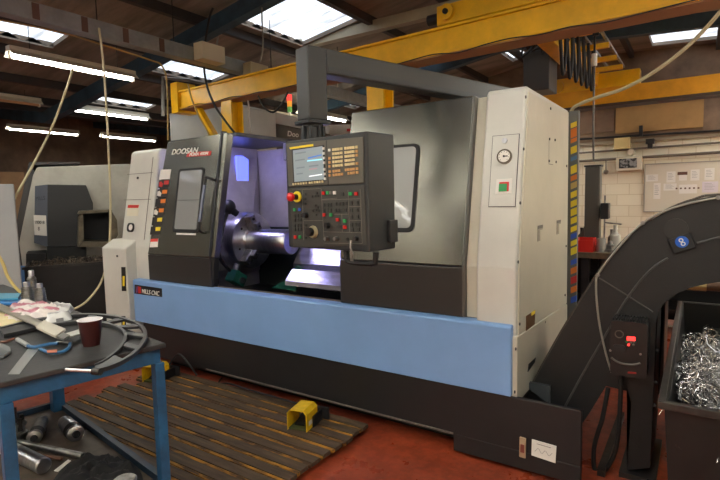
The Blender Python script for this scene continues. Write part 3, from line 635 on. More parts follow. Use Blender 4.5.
# way covers and floor of the machine
obj('rear_guard', G().box(-4.11, -1.15, 4.04, 4.09, .66, 1.3), mat('rear guard dark', (46, 52, 50), .4, .3), lathe)
obj('way_cover', G().prism([(4.03, 1.54), (3.62, .985), (3.62, .93), (4.03, .93)], 'x', -3.22, -1.15), waycov, lathe)
obj('way_cover', G().prism([(3.56, 1.0), (3.3, .99), (3.2, .90), (3.2, .86), (3.56, .86)], 'x', -2.95, -1.15), waycov, lathe)
obj('chip_pan', G().box(-4.11, -1.15, 2.9, 4.09, .62, .66), darksteel, lathe)
obj('sill', G().prism([(2.87, .85), (2.87, .87), (3.08, .8), (3.08, .78)], 'x', -3.42, -1.2), mat('sill metal', (120, 104, 92), .35, .5), lathe)
pg = mat('green splash guard', (26, 96, 80), .4, var=.4, scale=12)
a = aY(268, 288, 3.25); c = aY(286, 262, 3.25)
g = G().prism([(a.x, .8), (a.x + .28, .8), (a.x + .36, 1.0), (a.x + .3, 1.02), (a.x + .16, .88)], 'y', 3.3, 3.33); obj('green_guard', g, pg, lathe)

# tool setter arm
def aXp(px, py, X=-3.72): return aX(px, py, X)
pts = [aXp(227, 213), aXp(223, 228), aXp(219.5, 245), aXp(219.5, 256), aXp(224, 264), aXp(230, 271)]
g = G().tube(pts, .016, 10, smooth=4); ts = obj('tool_setter', g, dark, lathe, smooth=True)
p = aXp(229, 207); g = G().ball(p, .07, 16, (.8, 1, 1)); g.cyl(p + V((0, -.02, 0)), p + V((.03, .07, -.07)), .04, .03); obj('setter_head', g, dark, ts, smooth=True)
p = aXp(236, 279); M_ = Matrix.Translation(p) @ Matrix.Rotation(math.radians(-32), 4, 'X')
g = G(M_); g.box(-.06, .06, -.08, .08, -.05, .07); obj('setter_base', g, green, ts, bevel=.01)
g = G(M_); g.cyl((0, -.05, .07), (0, -.05, .13), .035); g.cyl((.06, .02, 0), (.08, .02, 0), .03); obj('pivot', g, steel2, ts, smooth=True)

# ---------------------------------------------------------------- pendant arm and control panel (part of the lathe)
ORG = aD(289.5, 247.5, 2.45); ux = V((.9949, -.1009, 0))
MP = frame(ORG, ux, (0, 0, 1))
c3 = lambda u_, v_: (270 + u_ / 3.2, 110 + v_ / 3.2)
tr = onM(369, 130, MP); brc = onM(367.5, 252, MP); tl = onM(284, 142, MP)
PW = (tr.x + brc.x) / 2; PY0 = (brc.y + 0) / 2; PY1 = (tr.y + tl.y) / 2; PX0 = (tl.x + 0) / 2
MPs = frame(MP @ V((PW, 0, 0)), -V(MP.col[2][:3]), (0, 0, 1))
dep = (onM(397.5, 247.5, MPs).x + onM(392.5, 132.5, MPs).x) / 2
g = G(MP); g.hexa([(PX0, PY0, 0), (PW, PY0, 0), (PW, PY0, -dep), (PX0, PY0, -dep)], [(PX0, PY1, 0), (PW, PY1, 0), (PW, PY1, -dep), (PX0, PY1, -dep)])
cp = obj('control_panel', g, greyd, lathe, bevel=.008)
def plate(name, corners, h0, h1, m, par=cp, bev=0): return obj(name, ppoly(MP, [c3(*c) for c in corners], h0, h1), m, par, bevel=bev)
plate('display_bezel', [(62, 246), (303, 233), (300, 86), (55, 108)], 0, .006, mat('bezel grey', (84, 81, 72), .45), bev=.002)
plate('operator_plate', [(77, 440), (311, 432), (303, 240), (64, 251)], 0, .004, mat('operator grey', (52, 52, 48), .45), bev=.002)
plate('bezel_split', [(188, 240), (191, 240), (184.5, 98), (182.5, 98)], .006, .007, dark)
plate('display_frame', [(79, 234), (182, 226), (176, 112), (73, 126)], .006, .008, dark)
scr = plate('screen', [(83, 230), (178, 222), (172, 116), (78, 130)], .008, .010, mat('lcd', (136, 150, 156), .3, emit=.1))
for u0, v0, u1, v1, m_ in ((126, 154, 170, 144, 'b'), (124, 163, 172, 158, 'c'), (86, 140, 120, 135, 'g'), (86, 162, 116, 158, 'g'), (130, 180, 160, 177, 'g'), (130, 190, 156, 187, 'r'), (90, 186, 116, 183, 'g'), (90, 205, 110, 203, 'g'), (130, 212, 172, 206, 'w')):
    plate('screen_mark', [(u0, v0 + 2.5), (u1, v1 + 2), (u1, v1 - 2), (u0, v0 - 1.5)], .010, .0105, {'b': mat('lcd blue', (60, 110, 190), .4, emit=.3), 'c': mat('lcd cyan', (130, 200, 220), .4, emit=.4), 'g': mat('lcd grey', (110, 122, 130), .4, emit=.15), 'r': mat('lcd rose', (160, 130, 140), .4, emit=.2), 'w': mat('lcd white', (210, 220, 225), .4, emit=.4)}[m_], scr)
plate('maker_strip', [(68, 126), (142, 116), (141, 109), (66, 120)], .006, .008, labyel)
def key(name, px, py, w, h, m, z=.007, t_=.005):
    p = onM(px, py, MP); k_ = .0049
    g = G(MP); g.box(p.x - w * k_ / 2, p.x + w * k_ / 2, p.y - h * k_ / 2, p.y + h * k_ / 2, z - .002, z + t_); return obj(name, g, m, cp)
for i in range(12):
    u_ = 79 + i * 8.2 + (3 if i > 5 else 0); key('soft_key', *c3(u_, 237.5 - i * .75), 1.5, 2, cream)
for i in range(7): key('soft_key', *c3(175.5 + i * .8, 124 + i * 15 + (6 if i > 3 else 0)), 1.6, 2.2, labwhite)
z3 = lambda x, y: (320 + x / 8, 130 + y / 8)
keyo = mat('key amber', (196, 150, 96), .5)
for r_, yy in enumerate((150, 183, 215, 248, 280, 322, 352)):
    for c_i, xx in enumerate((85, 117, 138, 159, 181, 215, 236, 257, 277, 303)):
        if (r_, c_i) in ((1, 0), (3, 9), (5, 4), (6, 5)): continue
        key('key', *z3(xx + r_ * .8, yy - .11 * (xx - 190)), 2.0, 2.2, (labwhite if (r_, c_i) == (0, 0) else keyo if (r_ > 4 or (c_i in (0, 9) and r_ > 0)) else cream))
z4 = lambda x, y: (280 + x / 8, 185 + y / 8)
z5 = lambda x, y: (320 + x / 6, 185 + y / 6)
bt = mat('button grey', (108, 106, 98), .5); btd = mat('button dark', (44, 44, 42), .5)
for x, y in ((210, 75), (210, 112), (210, 150), (265, 92), (290, 90), (313, 88), (300, 65), (290, 165), (310, 180), (268, 205), (295, 200), (320, 205), (295, 240), (212, 320), (212, 350), (212, 385), (212, 420)): key('push_button', *z4(x, y), 1.6, 2, btd, .004, .004)
for x in (125, 150, 175):
    for y in (245, 280, 325, 355): key('push_button', *z4(x, y - (x - 150) * .05), 2, 3, btd, .004, .004)
for x in (360, 386, 411):
    for y in (160, 202): key('push_button', *z4(x, y), 2.2, 3.2, btd, .004, .004)
for x, y in ((140, 55), (192, 108), (227, 107), (192, 151), (227, 150), (195, 192), (230, 190), (192, 238), (215, 237), (238, 236), (200, 268), (235, 266), (100, 114), (120, 113), (140, 113), (160, 112), (97, 152), (118, 152), (138, 151), (158, 150), (112, 250), (126, 250)): key('push_button', *z5(x, y), 2.6, 3, btd, .004, .004)
for f_, x, y, m_ in ((z4, 355, 65, redm), (z4, 390, 62, grn), (z4, 415, 62, bt), (z4, 445, 62, labwhite), (z4, 125, 197, grn), (z4, 165, 195, blu), (z4, 130, 415, redm), (z4, 168, 415, grn), (z4, 362, 238, redm), (z4, 415, 238, grn), (z5, 188, 52, grn), (z5, 223, 52, redm), (z5, 112, 208, redm), (z5, 155, 215, grn), (z5, 155, 252, redm)):
    key('indicator_button', *f_(x, y), 2.6 if f_ is z4 else 3, 3, m_, .005, .006)
# printed divider lines
def pline(pts, par=cp):
    g = G(MP); q = [onM(x, y, MP) for x, y in pts]
    for a, c in zip(q, q[1:]): g.tube([(a.x, a.y, .0045), (c.x, c.y, .0045)], .0008, 4)
    obj('printed_line', g, mat('line grey', (128, 124, 112), .5), par)
pline([z4(183, 40), z4(195, 440)]); pline([z4(195, 285), z4(350, 283)]); pline([z4(335, 30), z4(358, 440)]); pline([z4(345, 115), z4(460, 105)]); pline([z5(10, 90), z5(245, 82)]); pline([z5(172, 30), z5(182, 280)]); pline([z5(175, 130), z5(245, 128)]); pline([z5(178, 215), z5(250, 212)])
pline([z5(25, 280), z5(255, 286)]); pline([z5(28, 348), z5(258, 350)]); pline([z5(245, 25), z5(258, 350)]); pline([z5(90, 175), z5(180, 175)]); pline([z5(135, 175), z5(138, 280)]); pline([z4(100, 40), z4(330, 28)])
def knob(name, px, py, r, h, m, z=.004, cap=None):
    p = onM(px, py, MP); g = G(MP); g.cyl((p.x, p.y, z), (p.x, p.y, z + h), r, r * .85, 20); o = obj(name, g, m, cp, smooth=True)
    if cap: g = G(MP); g.box(p.x - r * .2, p.x + r * .2, p.y - r * .2, p.y + r * 1.2, z + h, z + h + .004); obj('pointer', g, cap, o)
    return o
knob('rotary_knob', *z4(215, 240), .014, .018, black); knob('rotary_knob', *z4(390, 322), .014, .018, black)
knob('handwheel', *z4(272, 375), .030, .012, mat('handwheel rim', (200, 186, 150), .3, .7)); knob('handwheel_cap', *z4(266, 373), .022, .03, black)
knob('toggle_switch', *z4(388, 428), .010, .02, steel2); knob('toggle_switch', *z4(462, 428), .010, .02, steel2); knob('key_switch', *z5(222, 320), .012, .015, dark)
knob('jack_socket', *z5(168, 325), .008, .004, black)
g = G(MP); p = onM(*z5(205, 330), MP); g.tube([(p.x, p.y, .02), (p.x, p.y - .03, .025), (p.x + .004, p.y - .065, .02)], .005, 6); g.box(p.x - .008, p.x + .01, p.y - .09, p.y - .05, .018, .022); obj('hanging_key', g, steel2, cp)
p = onM(*z4(147, 95), MP)
g = G(MP); g.cyl((p.x, p.y, .004), (p.x, p.y, .012), .026, n=24); es = obj('emergency_stop', g, labyel, cp, smooth=True)
g = G(MP); g.cyl((p.x, p.y, .012), (p.x, p.y, .04), .013, n=16); obj('stem', g, black, es, smooth=True)
g = G(MP); g.lathe((p.x, p.y, .04), (p.x, p.y, 1), [(0, .017), (.004, .021), (.016, .02), (.022, .014), (.024, .004)], 20); obj('mushroom_button', g, redm, es, smooth=True)
p = onM(391, 231, MPs); g = G(MPs); g.box(p.x - .03, p.x + .03, p.y - .05, p.y + .05, 0, .018); obj('side_socket', g, dark, cp, bevel=.004)
g = G(MP); x_a, x_b = onM(343, 252, MP).x, onM(373, 253, MP).x
g.tube([(x_a, PY0, -.02), (x_a + .005, PY0 - .035, -.02), (x_a + .02, PY0 - .05, -.02), (x_b - .02, PY0 - .05, -.02), (x_b - .005, PY0 - .035, -.02), (x_b, PY0, -.02)], .013, 8, smooth=2); obj('grab_handle', g, black, cp, smooth=True)
# post and arm
D = V((.276, .961, 0)); S_ = V((.961, -.276, 0))
top = MP @ V((0, PY1, 0))
cor = aD(307, 44, 2.62)               # front right top corner of the post
MA2 = Matrix(((S_.x, D.x, 0, cor.x), (S_.y, D.y, 0, cor.y), (0, 0, 1, cor.z), (0, 0, 0, 1)))
w_, d_ = .115, .125
zb = aD(307, 118, 2.62).z - cor.z
g = G(MA2); g.hexa([(-w_, 0, -.0), (0, 0, -.0), (0, d_, -.0), (-w_, d_, -.0)], [(-w_, 0, zb), (0, 0, zb), (0, d_, zb), (-w_, d_, zb)]); g.box(-w_, 0, d_, 1.95, -.135, 0)
pa = obj('pendant_arm', g, mat('arm grey', (56, 55, 53), .4, .3), lathe, bevel=.008)
g = G(MA2); g.box(.0, .004, d_ + .01, 1.93, -.125, -.095); obj('arm_seam', g, greyd, pa)
g = G(MA2); g.box(-w_ - .012, .012, -.012, d_ + .012, zb - .02, zb); obj('post_flange', g, greyd, pa, bevel=.004)
cx_, cy_ = -w_ / 2, d_ / 2; zpt = PY1 + ORG.z - cor.z
g = G(MA2); g.lathe((cx_, cy_, zb - .02), (cx_, cy_, -9), [(0, .058), (.012, .058), (.014, .05), (.05, .05), (abs(zpt - zb) - .01, .062)], 20)
sv = obj('swivel_joint', g, darksteel, pa, smooth=True)
for i in range(8):
    an = i * math.pi / 4; g = G(MA2); g.box(cx_ + .056 * math.cos(an) - .008, cx_ + .056 * math.cos(an) + .008, cy_ + .056 * math.sin(an) - .008, cy_ + .056 * math.sin(an) + .008, zpt + .005, zb - .03); obj('joint_rib', g, greyd, sv)
g = G(MA2); g.box(-w_ - .02, .0, 1.8, 1.93, 2.18 - cor.z, -.135); obj('arm_pivot', g, darksteel, pa)

# ================================================================== label board behind the lathe
t = thing('label_board', (-.78, 4.3, 0), 'tall narrow grey board covered in yellow and orange labels behind the lathe', 'board')
YL = 4.28; xa = -.835; xb = aY(577.5, 200, YL).x
obj('panel', G().box(-1.05, xb, YL, YL + .05, 0, 2.24), mat('board grey', (98, 98, 94), .5), t)
ML = frame(V((0, YL - .001, 0)), (1, 0, 0), (0, 0, 1))
cols_ = [(122, 127, labyel), (128, 137, orange), (138, 142, orange), (146, 153, labyel), (156, 160, mat('tag blue', (80, 120, 160), .5)), (165, 173, labyel), (175, 180, orange), (182, 188, mat('tag tan', (190, 160, 90), .5)), (191, 197, labyel), (200, 206, labyel), (208, 215, labyel), (217, 223, labyel), (226, 231, labyel), (233, 238, blu), (240, 245, labyel), (247, 254, labyel), (259, 264, blu), (267, 273, orange), (276, 283, labred), (286, 292, orange), (296, 302, blu)]
for y0, y1, m_ in cols_:
    obj('rack_label', ppoly(ML, [(570.8, y1 + 1.5), (576.8, y1 - 1), (576.8, y0 - 1), (570.8, y0 + 1.5)], 0, .003), m_, t)

# ================================================================== CHIP CONVEYOR
YV = 3.1
MV = frame(V((0, YV, 0)), (1, 0, 0), (0, 0, 1))
cv = thing('chip_conveyor', (-.2, 3.3, 0), 'black curved chip conveyor rising from the right end of the lathe', 'chip conveyor')
out = [(524, 400), (545, 361), (562, 331), (580, 302), (597, 275), (608, 259.5), (626, 239), (643, 225), (667, 210.5), (693, 201), (722, 195.5)]
outw = [onM(x, y, MV) for x, y in out]; z_t = outw[-1].y
inn = [(722, 281.5), (706, 284), (690, 288), (676, 294), (665, 302), (658, 311), (656, 324), (655.5, 350), (650, 468), (627, 470), (631.5, 402), (627, 391), (606, 386), (590, 412), (582, 424), (560, 424), (526, 424)]
innw = [onM(x, y, MV) for x, y in inn]
XE = .62
poly = [(p.x, p.y) for p in outw] + [(XE, z_t), (XE, innw[0].y - .02)] + [(p.x, p.y) for p in innw]
poly = [(x, max(z, .0)) for x, z in poly]
g = G()
bmf = [g.v((x, YV, z)) for x, z in poly]; bmb = [g.v((x, YV + .45, z)) for x, z in poly]
f1 = g.face(bmf); f2 = g.face(bmb[::-1])
for i in range(len(poly)): g.face([bmf[i], bmf[(i + 1) % len(poly)], bmb[(i + 1) % len(poly)], bmb[i]])
bmesh.ops.triangulate(g.bm, faces=[f for f in (f1, f2) if f])
obj('casing', g, convp, cv)
# lip along the outer edge
g = G(); pl_ = [p for p in outw] + [V((XE, z_t, 0))]; pl_ = [V((p.x, YV, p.y)) for p in pl_]; ls = spline(pl_, 3)
for a, c in zip(ls, ls[1:]):
    n_ = V((-(c.z - a.z), 0, c.x - a.x)).normalized() * .009
    g.hexa([a, c, c + n_, a + n_], [V((p.x, YV + .45, p.z)) for p in (a, c, c + n_, a + n_)])
bmesh.ops.remove_doubles(g.bm, verts=g.bm.verts, dist=.0005)
obj('top_cover', g, mat('cover edge', (74, 68, 60), .5, var=.2), cv)
def cvt(name, pts, r, m, sm=4, off=.012, par=cv):
    g = G(MV); g.tube([V((onM(x, y, MV).x, onM(x, y, MV).y, off)) for x, y in pts], r, 8, smooth=sm); return obj(name, g, m, par, smooth=True)
cvt('conduit', [(612, 372), (606, 352), (600, 325), (597, 300), (596.5, 284), (598, 275), (610, 258), (626, 239), (643, 223), (665, 211), (690, 203), (720, 197)], .006, mat('conduit grey', (150, 146, 136), .4, .3))
for x, y in ((598, 275), (643, 223), (718, 197.5)):
    p = onM(x, y, MV); g = G(MV); g.cyl((p.x, p.y, 0), (p.x, p.y, .022), .011, n=12); obj('bolt', g, steel2, cv)
cvt('raised_seam', [(562, 412), (585, 370), (605, 336), (622, 306), (640, 281), (655, 266), (668, 258)], .006, mat('seam grey', (70, 68, 66), .45), off=0)
cvt('raised_seam', [(697, 243), (720, 237)], .006, mat('seam grey', (70, 68, 66), .45), off=0)
cvt('raised_seam', [(599, 278), (625, 294), (653, 312)], .004, mat('seam grey', (70, 68, 66), .45), 0, 0)
hb = obj('bearing_plate', ppoly(MV, [(668, 240), (674, 254), (697, 247), (690, 232)], 0, .02), rubber, cv, bevel=.004)
p = onM(676, 229, MV); g = G(MV); g.cyl((p.x, p.y, 0), (p.x, p.y, .014), .055, n=28); obj('boss', g, dark, cv, smooth=True)
p = onM(682, 241.5, MV); g = G(MV); g.cyl((p.x, p.y, .02), (p.x, p.y, .023), .030, n=28); lg = obj('round_logo', g, mat('logo blue', (22, 90, 190), .4), hb, smooth=True)
g = G(MV); g.ring((p.x - .004, p.y + .008, .023), (p.x - .004, p.y + .008, .025), .011, .006, 16); g.ring((p.x + .006, p.y - .010, .023), (p.x + .006, p.y - .010, .025), .011, .006, 16); obj('logo_mark', g, labwhite, hb)
for x, y in ((654, 384), (653, 407), (655.5, 352)):
    p = onM(x, y, MV); g = G(); g.cyl((p.x - .01, YV + .03, p.y), (p.x + .012, YV + .03, p.y), .01, n=10); obj('bolt', g, dark, cv)
# feet
p = onM(640, 468, MV); obj('foot_plate', G().box(p.x - .1, p.x + .08, YV - .05, YV + .5, 0, .03), blackp, cv)
g = G(); a = onM(527, 384, MV); c = onM(551, 402, MV)
g.prism([(a.x, a.y), (c.x, c.y), (c.x, .445), (a.x, .445)], 'y', 3.06, 3.09); obj('chute_guard', g, mat('guard slate', (62, 66, 70), .4), cv)
# speed controller
YD = 2.98; MD = frame(V((0, YD, 0)), (1, 0, 0), (0, 0, 1))
q = [onM(x, y, MD) for x, y in ((610.5, 374), (645, 380), (649.5, 323), (610.5, 321))]
dx0, dx1, dy0, dy1 = (q[0].x + q[3].x) / 2, (q[1].x + q[2].x) / 2, (q[0].y + q[1].y) / 2, (q[2].y + q[3].y) / 2
g = G(); P = rrect(dx0, dx1, dy0, dy1, .02); g.hexa([(p[0], YV, p[1]) for p in P], [(p[0], YD, p[1]) for p in P])
vf = obj('speed_controller', g, mat('controller black', (30, 29, 29), .35), cv)
z9 = lambda x, y: (590 + x / 6, 310 + y / 6)
redE = mat('red display', (255, 44, 40), .4, emit=1.6)
obj('red_display', ppoly(MD, [z9(222, 183), z9(272, 185), z9(272, 162), z9(222, 158)], 0, .002), redE, vf)
p = onM(*z9(175, 145), MD); g = G(MD); g.ring((p.x, p.y, 0), (p.x, p.y, .006), .022, .017, 20); obj('dial_ring', g, grey, vf)
p = onM(*z9(175, 228), MD); g = G(MD); P = rrect(p.x - .03, p.x + .03, p.y - .02, p.y + .02, .015); g.hexa([(a[0], a[1], 0) for a in P], [(a[0], a[1], .012) for a in P]); obj('selector_knob', g, dark, vf)
for x, y, m_ in ((232, 208, redE), (260, 210, grey), (220, 190, grn), (262, 192, grey), (245, 195, grey)):
    p = onM(*z9(x, y), MD); g = G(MD); g.cyl((p.x, p.y, 0), (p.x, p.y, .004), .006, n=10); obj('keypad_button', g, m_, vf)
p = onM(*z9(213, 312), MD); g = G(MD); g.tube([(p.x - .07, p.y + .015, .004), (p.x - .04, p.y - .004, .006), (p.x, p.y - .01, .008), (p.x + .04, p.y - .006, .006), (p.x + .07, p.y + .006, .004)], .006, 6, smooth=3); obj('front_rib', g, grey, vf)
obj('maker_mark', ppoly(MD, [z9(225, 380), z9(278, 384), z9(278, 374), z9(228, 369)], 0, .001), mat('dim red', (150, 30, 26), .4), vf)
for i in range(12):
    x = dx0 + .01 + i * (dx1 - dx0 - .02) / 11; g = G().box(x - .003, x + .003, YD + .01, YV - .01, dy1, dy1 + .012); obj('cooling_fin', g, dark, vf)
for x, y in ((122, 243), (303, 265)):
    p = onM(*z9(x, y), MD); g = G(MD); g.cyl((p.x, p.y, -.01), (p.x, p.y, .004), .006, n=10); obj('screw', g, steel2, vf)
pp = [(621, 374), (620.5, 395), (619, 425), (615, 452), (606, 469), (598, 474), (594, 466), (594, 448), (598, 432), (602, 420), (606, 400), (608, 388)]
MD2 = frame(V((0, YV - .04, 0)), (1, 0, 0), (0, 0, 1))
g = G(MD2); g.tube([onM(x, max(y, 0), MD2) for x, y in pp], .0125, 10, smooth=4); obj('looped_cable', g, rubber, cv, smooth=True)

# ================================================================== CHIP BIN
a = aZ(655, 400, .8)
BX0, BX1, BY0, BY1 = a.x + .03, a.x + 1.25, a.y, 4.25
bn = thing('chip_bin', ((BX0 + BX1) / 2, (BY0 + BY1) / 2, 0), 'black open steel skip full of shavings under the conveyor', 'skip')
binm = mat('bin black', (20, 20, 21), .5, var=.4, scale=6); edgem = mat('bin rim worn', (62, 60, 58), .4, .4, var=.3, scale=12)
g = G(); th = .015; ins = .12
def wall4(z0, z1, i0, i1):
    o0 = [(BX0 + i0, BY0 + i0, z0), (BX1 - i0, BY0 + i0, z0), (BX1 - i0, BY1 - i0, z0), (BX0 + i0, BY1 - i0, z0)]; o1 = [(BX0 + i1, BY0 + i1, z1), (BX1 - i1, BY0 + i1, z1), (BX1 - i1, BY1 - i1, z1), (BX0 + i1, BY1 - i1, z1)]
    sh = lambda P, s: [(P[0][0] + s, P[0][1] + s, P[0][2]), (P[1][0] - s, P[1][1] + s, P[1][2]), (P[2][0] - s, P[2][1] - s, P[2][2]), (P[3][0] + s, P[3][1] - s, P[3][2])]
    A = [g.v(p) for p in o0]; B = [g.v(p) for p in o1]; Ci = [g.v(p) for p in sh(o0, th)]; Di = [g.v(p) for p in sh(o1, th)]
    for i in range(4):
        j = (i + 1) % 4; g.face([A[i], A[j], B[j], B[i]]); g.face([Ci[i], Ci[j], Di[j], Di[i]]); g.face([B[i], B[j], Di[j], Di[i]]); g.face([A[i], A[j], Ci[j], Ci[i]])
wall4(.3, .8, .03, .0); g.box(BX0 + .03, BX1 - .03, BY0 + .03, BY1 - .03, .28, .3)
obj('bin_body', g, binm, bn)
g = G(); r_ = .02
for P in ((BX0 - r_, BX1 + r_, BY0 - r_, BY0 + .005), (BX0 - r_, BX1 + r_, BY1 - .005, BY1 + r_), (BX0 - r_, BX0 + .005, BY0, BY1), (BX1 - .005, BX1 + r_, BY0, BY1)): g.box(P[0], P[1], P[2], P[3], .775, .805)
obj('rim', g, edgem, bn, bevel=.003)
g = G()
for x in (BX0 + .08, BX1 - .16): g.box(x, x + .08, BY0 + .1, BY1 - .1, .1, .28)
obj('skid_frame', g, binm, bn)
for x in (BX0 + .1, BX1 - .14):
    for y in (BY0 + .25, BY1 - .35): g = G().cyl((x - .02, y, .1), (x + .06, y, .1), .1, n=20); obj('wheel', g, rubber, bn, smooth=True)
g = G(); g.box(BX0 - .02, BX1, BY0 - .06, BY0 + .5, .005, .03); g.box(BX0 + .02, BX0 + .05, BY0 - .03, BY0, .03, .3)
tag(obj('drip_tray', g, mat('oily tray', (34, 32, 32), .3, rgb2=(70, 66, 62), scale=18, contrast=(.3, .8))), 'oily black tray on the floor beneath the front of the skip', 'tray')
# swarf
def curl(g, c, R, r, turns, ax, h):
    u_ = ax.orthogonal().normalized(); w_ = ax.cross(u_); n = max(8, int(turns * 9)); pts = []
    for i in range(n + 1):
        t_ = i / n; an = turns * 2 * math.pi * t_; rr = R * (.7 + .5 * t_); pts.append(c + u_ * rr * math.cos(an) + w_ * rr * math.sin(an) + ax * h * t_)
    g.tube(pts, r, 3)
g = G()
def piletop(x, y): return .70 + .12 * noise.noise(V((x * 2, y * 2, 0))) - .05 * (y - BY0) / (BY1 - BY0)
for i in range(2300):
    x = random.uniform(BX0 + .05, BX1 - .1); y = random.uniform(BY0 + .05, BY1 - .6)
    if i < 1800: x = BX0 + .05 + (x - BX0 - .05) * .45
    z = min(piletop(x, y) + random.uniform(-.05, .05), .80); ax = V((random.gauss(0, 1), random.gauss(0, 1), random.gauss(0, .6))).normalized()
    R_ = random.choice((.01, .018, .028, .04)); z = z if min(x - BX0, y - BY0) > .12 else min(z, .735); curl(g, V((x, y, z)), R_, random.uniform(.0008, .0016), random.uniform(.5, 2.2), ax, random.uniform(.02, .08))
for i in range(12): curl(g, V((random.uniform(BX0 + .2, BX0 + .5), random.uniform(2.9, 3.6), .76)), random.uniform(.06, .12), .0018, 1.3, V((random.gauss(0, .3), -1, .5)).normalized(), .05)
solo('metal_shavings', g, mat('swarf', (222, 222, 222), .25, 1), 'tangled heap of bright curly metal shavings filling the skip', 'metal shavings', kind='stuff')
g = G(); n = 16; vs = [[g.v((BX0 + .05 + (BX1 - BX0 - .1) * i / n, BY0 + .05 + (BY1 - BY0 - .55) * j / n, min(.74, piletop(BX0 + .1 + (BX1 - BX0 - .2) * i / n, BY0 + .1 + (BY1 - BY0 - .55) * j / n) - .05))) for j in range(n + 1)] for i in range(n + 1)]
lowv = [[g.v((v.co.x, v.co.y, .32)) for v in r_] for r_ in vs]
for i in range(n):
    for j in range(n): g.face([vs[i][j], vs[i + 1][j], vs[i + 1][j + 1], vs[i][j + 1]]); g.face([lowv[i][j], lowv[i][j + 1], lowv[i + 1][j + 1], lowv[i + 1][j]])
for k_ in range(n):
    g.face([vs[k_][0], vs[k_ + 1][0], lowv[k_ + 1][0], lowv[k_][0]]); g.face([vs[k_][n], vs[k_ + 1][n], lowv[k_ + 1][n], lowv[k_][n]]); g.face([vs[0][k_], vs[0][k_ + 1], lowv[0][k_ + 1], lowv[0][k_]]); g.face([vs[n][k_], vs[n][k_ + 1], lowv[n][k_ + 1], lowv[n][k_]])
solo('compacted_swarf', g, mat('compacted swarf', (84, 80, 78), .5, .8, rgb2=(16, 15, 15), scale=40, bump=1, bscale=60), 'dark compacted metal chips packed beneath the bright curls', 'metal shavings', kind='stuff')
# bars beyond the bin
t = thing('bar_rack', (.1, 4.75, 0), 'low steel trestle carrying round bars behind the skip', 'rack')
for x in (-.25, .9):
    obj('trestle_leg', G().box(x, x + .05, 4.5, 5.0, 0, .8), dark, t)
    obj('cross_bar', G().box(x, x + .05, 4.45, 5.05, .8, .84), dark, t)
barm = mat('oily brown bar', (128, 96, 72), .4, .3, var=.3, scale=6)
for i, (y, z) in enumerate(((4.58, .875), (4.7, .88), (4.83, .875))):
    solo('metal_bar', G().cyl((-.55, y, z), (1.3, y, z + .0), .035, n=14), barm, ['brown round bar on the trestle, nearest of three', 'brown round bar on the trestle, middle of three', 'brown round bar on the trestle, furthest of three'][i], 'metal bar', 'round bars on the trestle', smooth=True)
p = aY(700, 291, 4.6); M_ = Matrix.Translation((p.x, 4.7, .88))
g = G().ring((p.x - .09, 4.705, .885), (p.x + .04, 4.705, .885), .18, .172, 24)
for v in g.bm.verts: v.co.z = .88 + (v.co.z - .885) * .32
solo('tape_band', g, mat('masking tape', (206, 178, 116), .6), 'tan tape wrapped round the bundle of brown bars', 'tape')

# ================================================================== CRANE
def ibeam(g, x0, x1, y, z0, z1, w=.22):
    t_ = .03; g.box(x0, x1, y - w / 2, y + w / 2, z0, z0 + t_); g.box(x0, x1, y - w / 2, y + w / 2, z1 - t_, z1); g.box(x0, x1, y - .015, y + .015, z0 + t_, z1 - t_)
def rafter_box(): pass
YG = 0.0; zg0, zg1 = 2.90, 3.15
GA = math.radians(-2.8); MG = Matrix.Translation((-3.4, 4.59, 0)) @ Matrix.Rotation(GA, 4, 'Z')
MGv = MG @ Matrix(((1, 0, 0, 0), (0, 0, -1, 0), (0, 1, 0, 0), (0, 0, 0, 1)))     # vertical plane through the beam
def gb(px, py): return onM(px, py, MGv)
r1 = thing('crane_runway', (-3, 4.6, 0), 'near yellow runway beam and its posts crossing above the lathe', 'crane beam')
xl_ = gb(183, 105).x
g = G(MG); g.box(xl_, 7, -.1, .1, zg0 + .025, zg1 - .025); g.box(xl_, 7, -.13, .13, zg0, zg0 + .025); g.box(xl_, 7, -.13, .13, zg1 - .025, zg1)
obj('beam', g, yellow, r1, bevel=.004)
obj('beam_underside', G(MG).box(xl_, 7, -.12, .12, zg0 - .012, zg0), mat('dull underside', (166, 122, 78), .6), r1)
for pxa, pxb in ((224, 240), (371, 390)):
    a, c = gb(pxa, 105), gb(pxb, 105); xm = (a.x + c.x) / 2
    g = G(MG); g.box(xm - .1, xm + .1, -.1, -.08, 0, zg0); g.box(xm - .1, xm + .1, .08, .1, 0, zg0); g.box(xm - .012, xm + .012, -.08, .08, 0, zg0); g.box(xm - .15, xm + .15, -.15, .15, 0, .02)
    obj('post', g, yellow, r1)
obj('post', G(MG).box(6.7, 6.9, -.1, .1, 0, zg0), yellow, r1)
a = gb(198, 109); c = gb(214, 135)
g = G(MG).tube([(a.x, 0, zg0), (c.x, 0, c.y), (c.x + (c.x - a.x) * 1.5, 0, c.y - (zg0 - c.y) * 1.5)], .055, 4); obj('brace', g, yellow, r1)
obj('end_bracket', G(MG).box(xl_ - .06, xl_ + .1, -.15, .15, zg0 - .05, zg1 + .12), yellow, r1)
g = G(MG); pts = []
for i in range(40): pts.append(V((xl_ + .3 + i * .24, -.135, zg0 + (-.02 if i % 5 == 2 else .012 * math.sin(i * 2.1)))))
solo('crane_cable', g.tube(pts, .005, 6, smooth=3), dark, 'thin cable clipped along the lower edge of the near crane beam', 'cable', smooth=True)
YG2 = 8.6
a = aY(640, 84.5, YG2); c = aY(640, 101.5, YG2)
r2 = thing('crane_runway', (-1, YG2, 0), 'far yellow runway beam in front of the tan wall boards', 'crane beam')
obj('beam', G().box(-2.6, 3.6, YG2 - .1, YG2 + .1, c.z, a.z), mat('crane ochre', (240, 166, 20), .5, var=.15, scale=2), r2, bevel=.004)
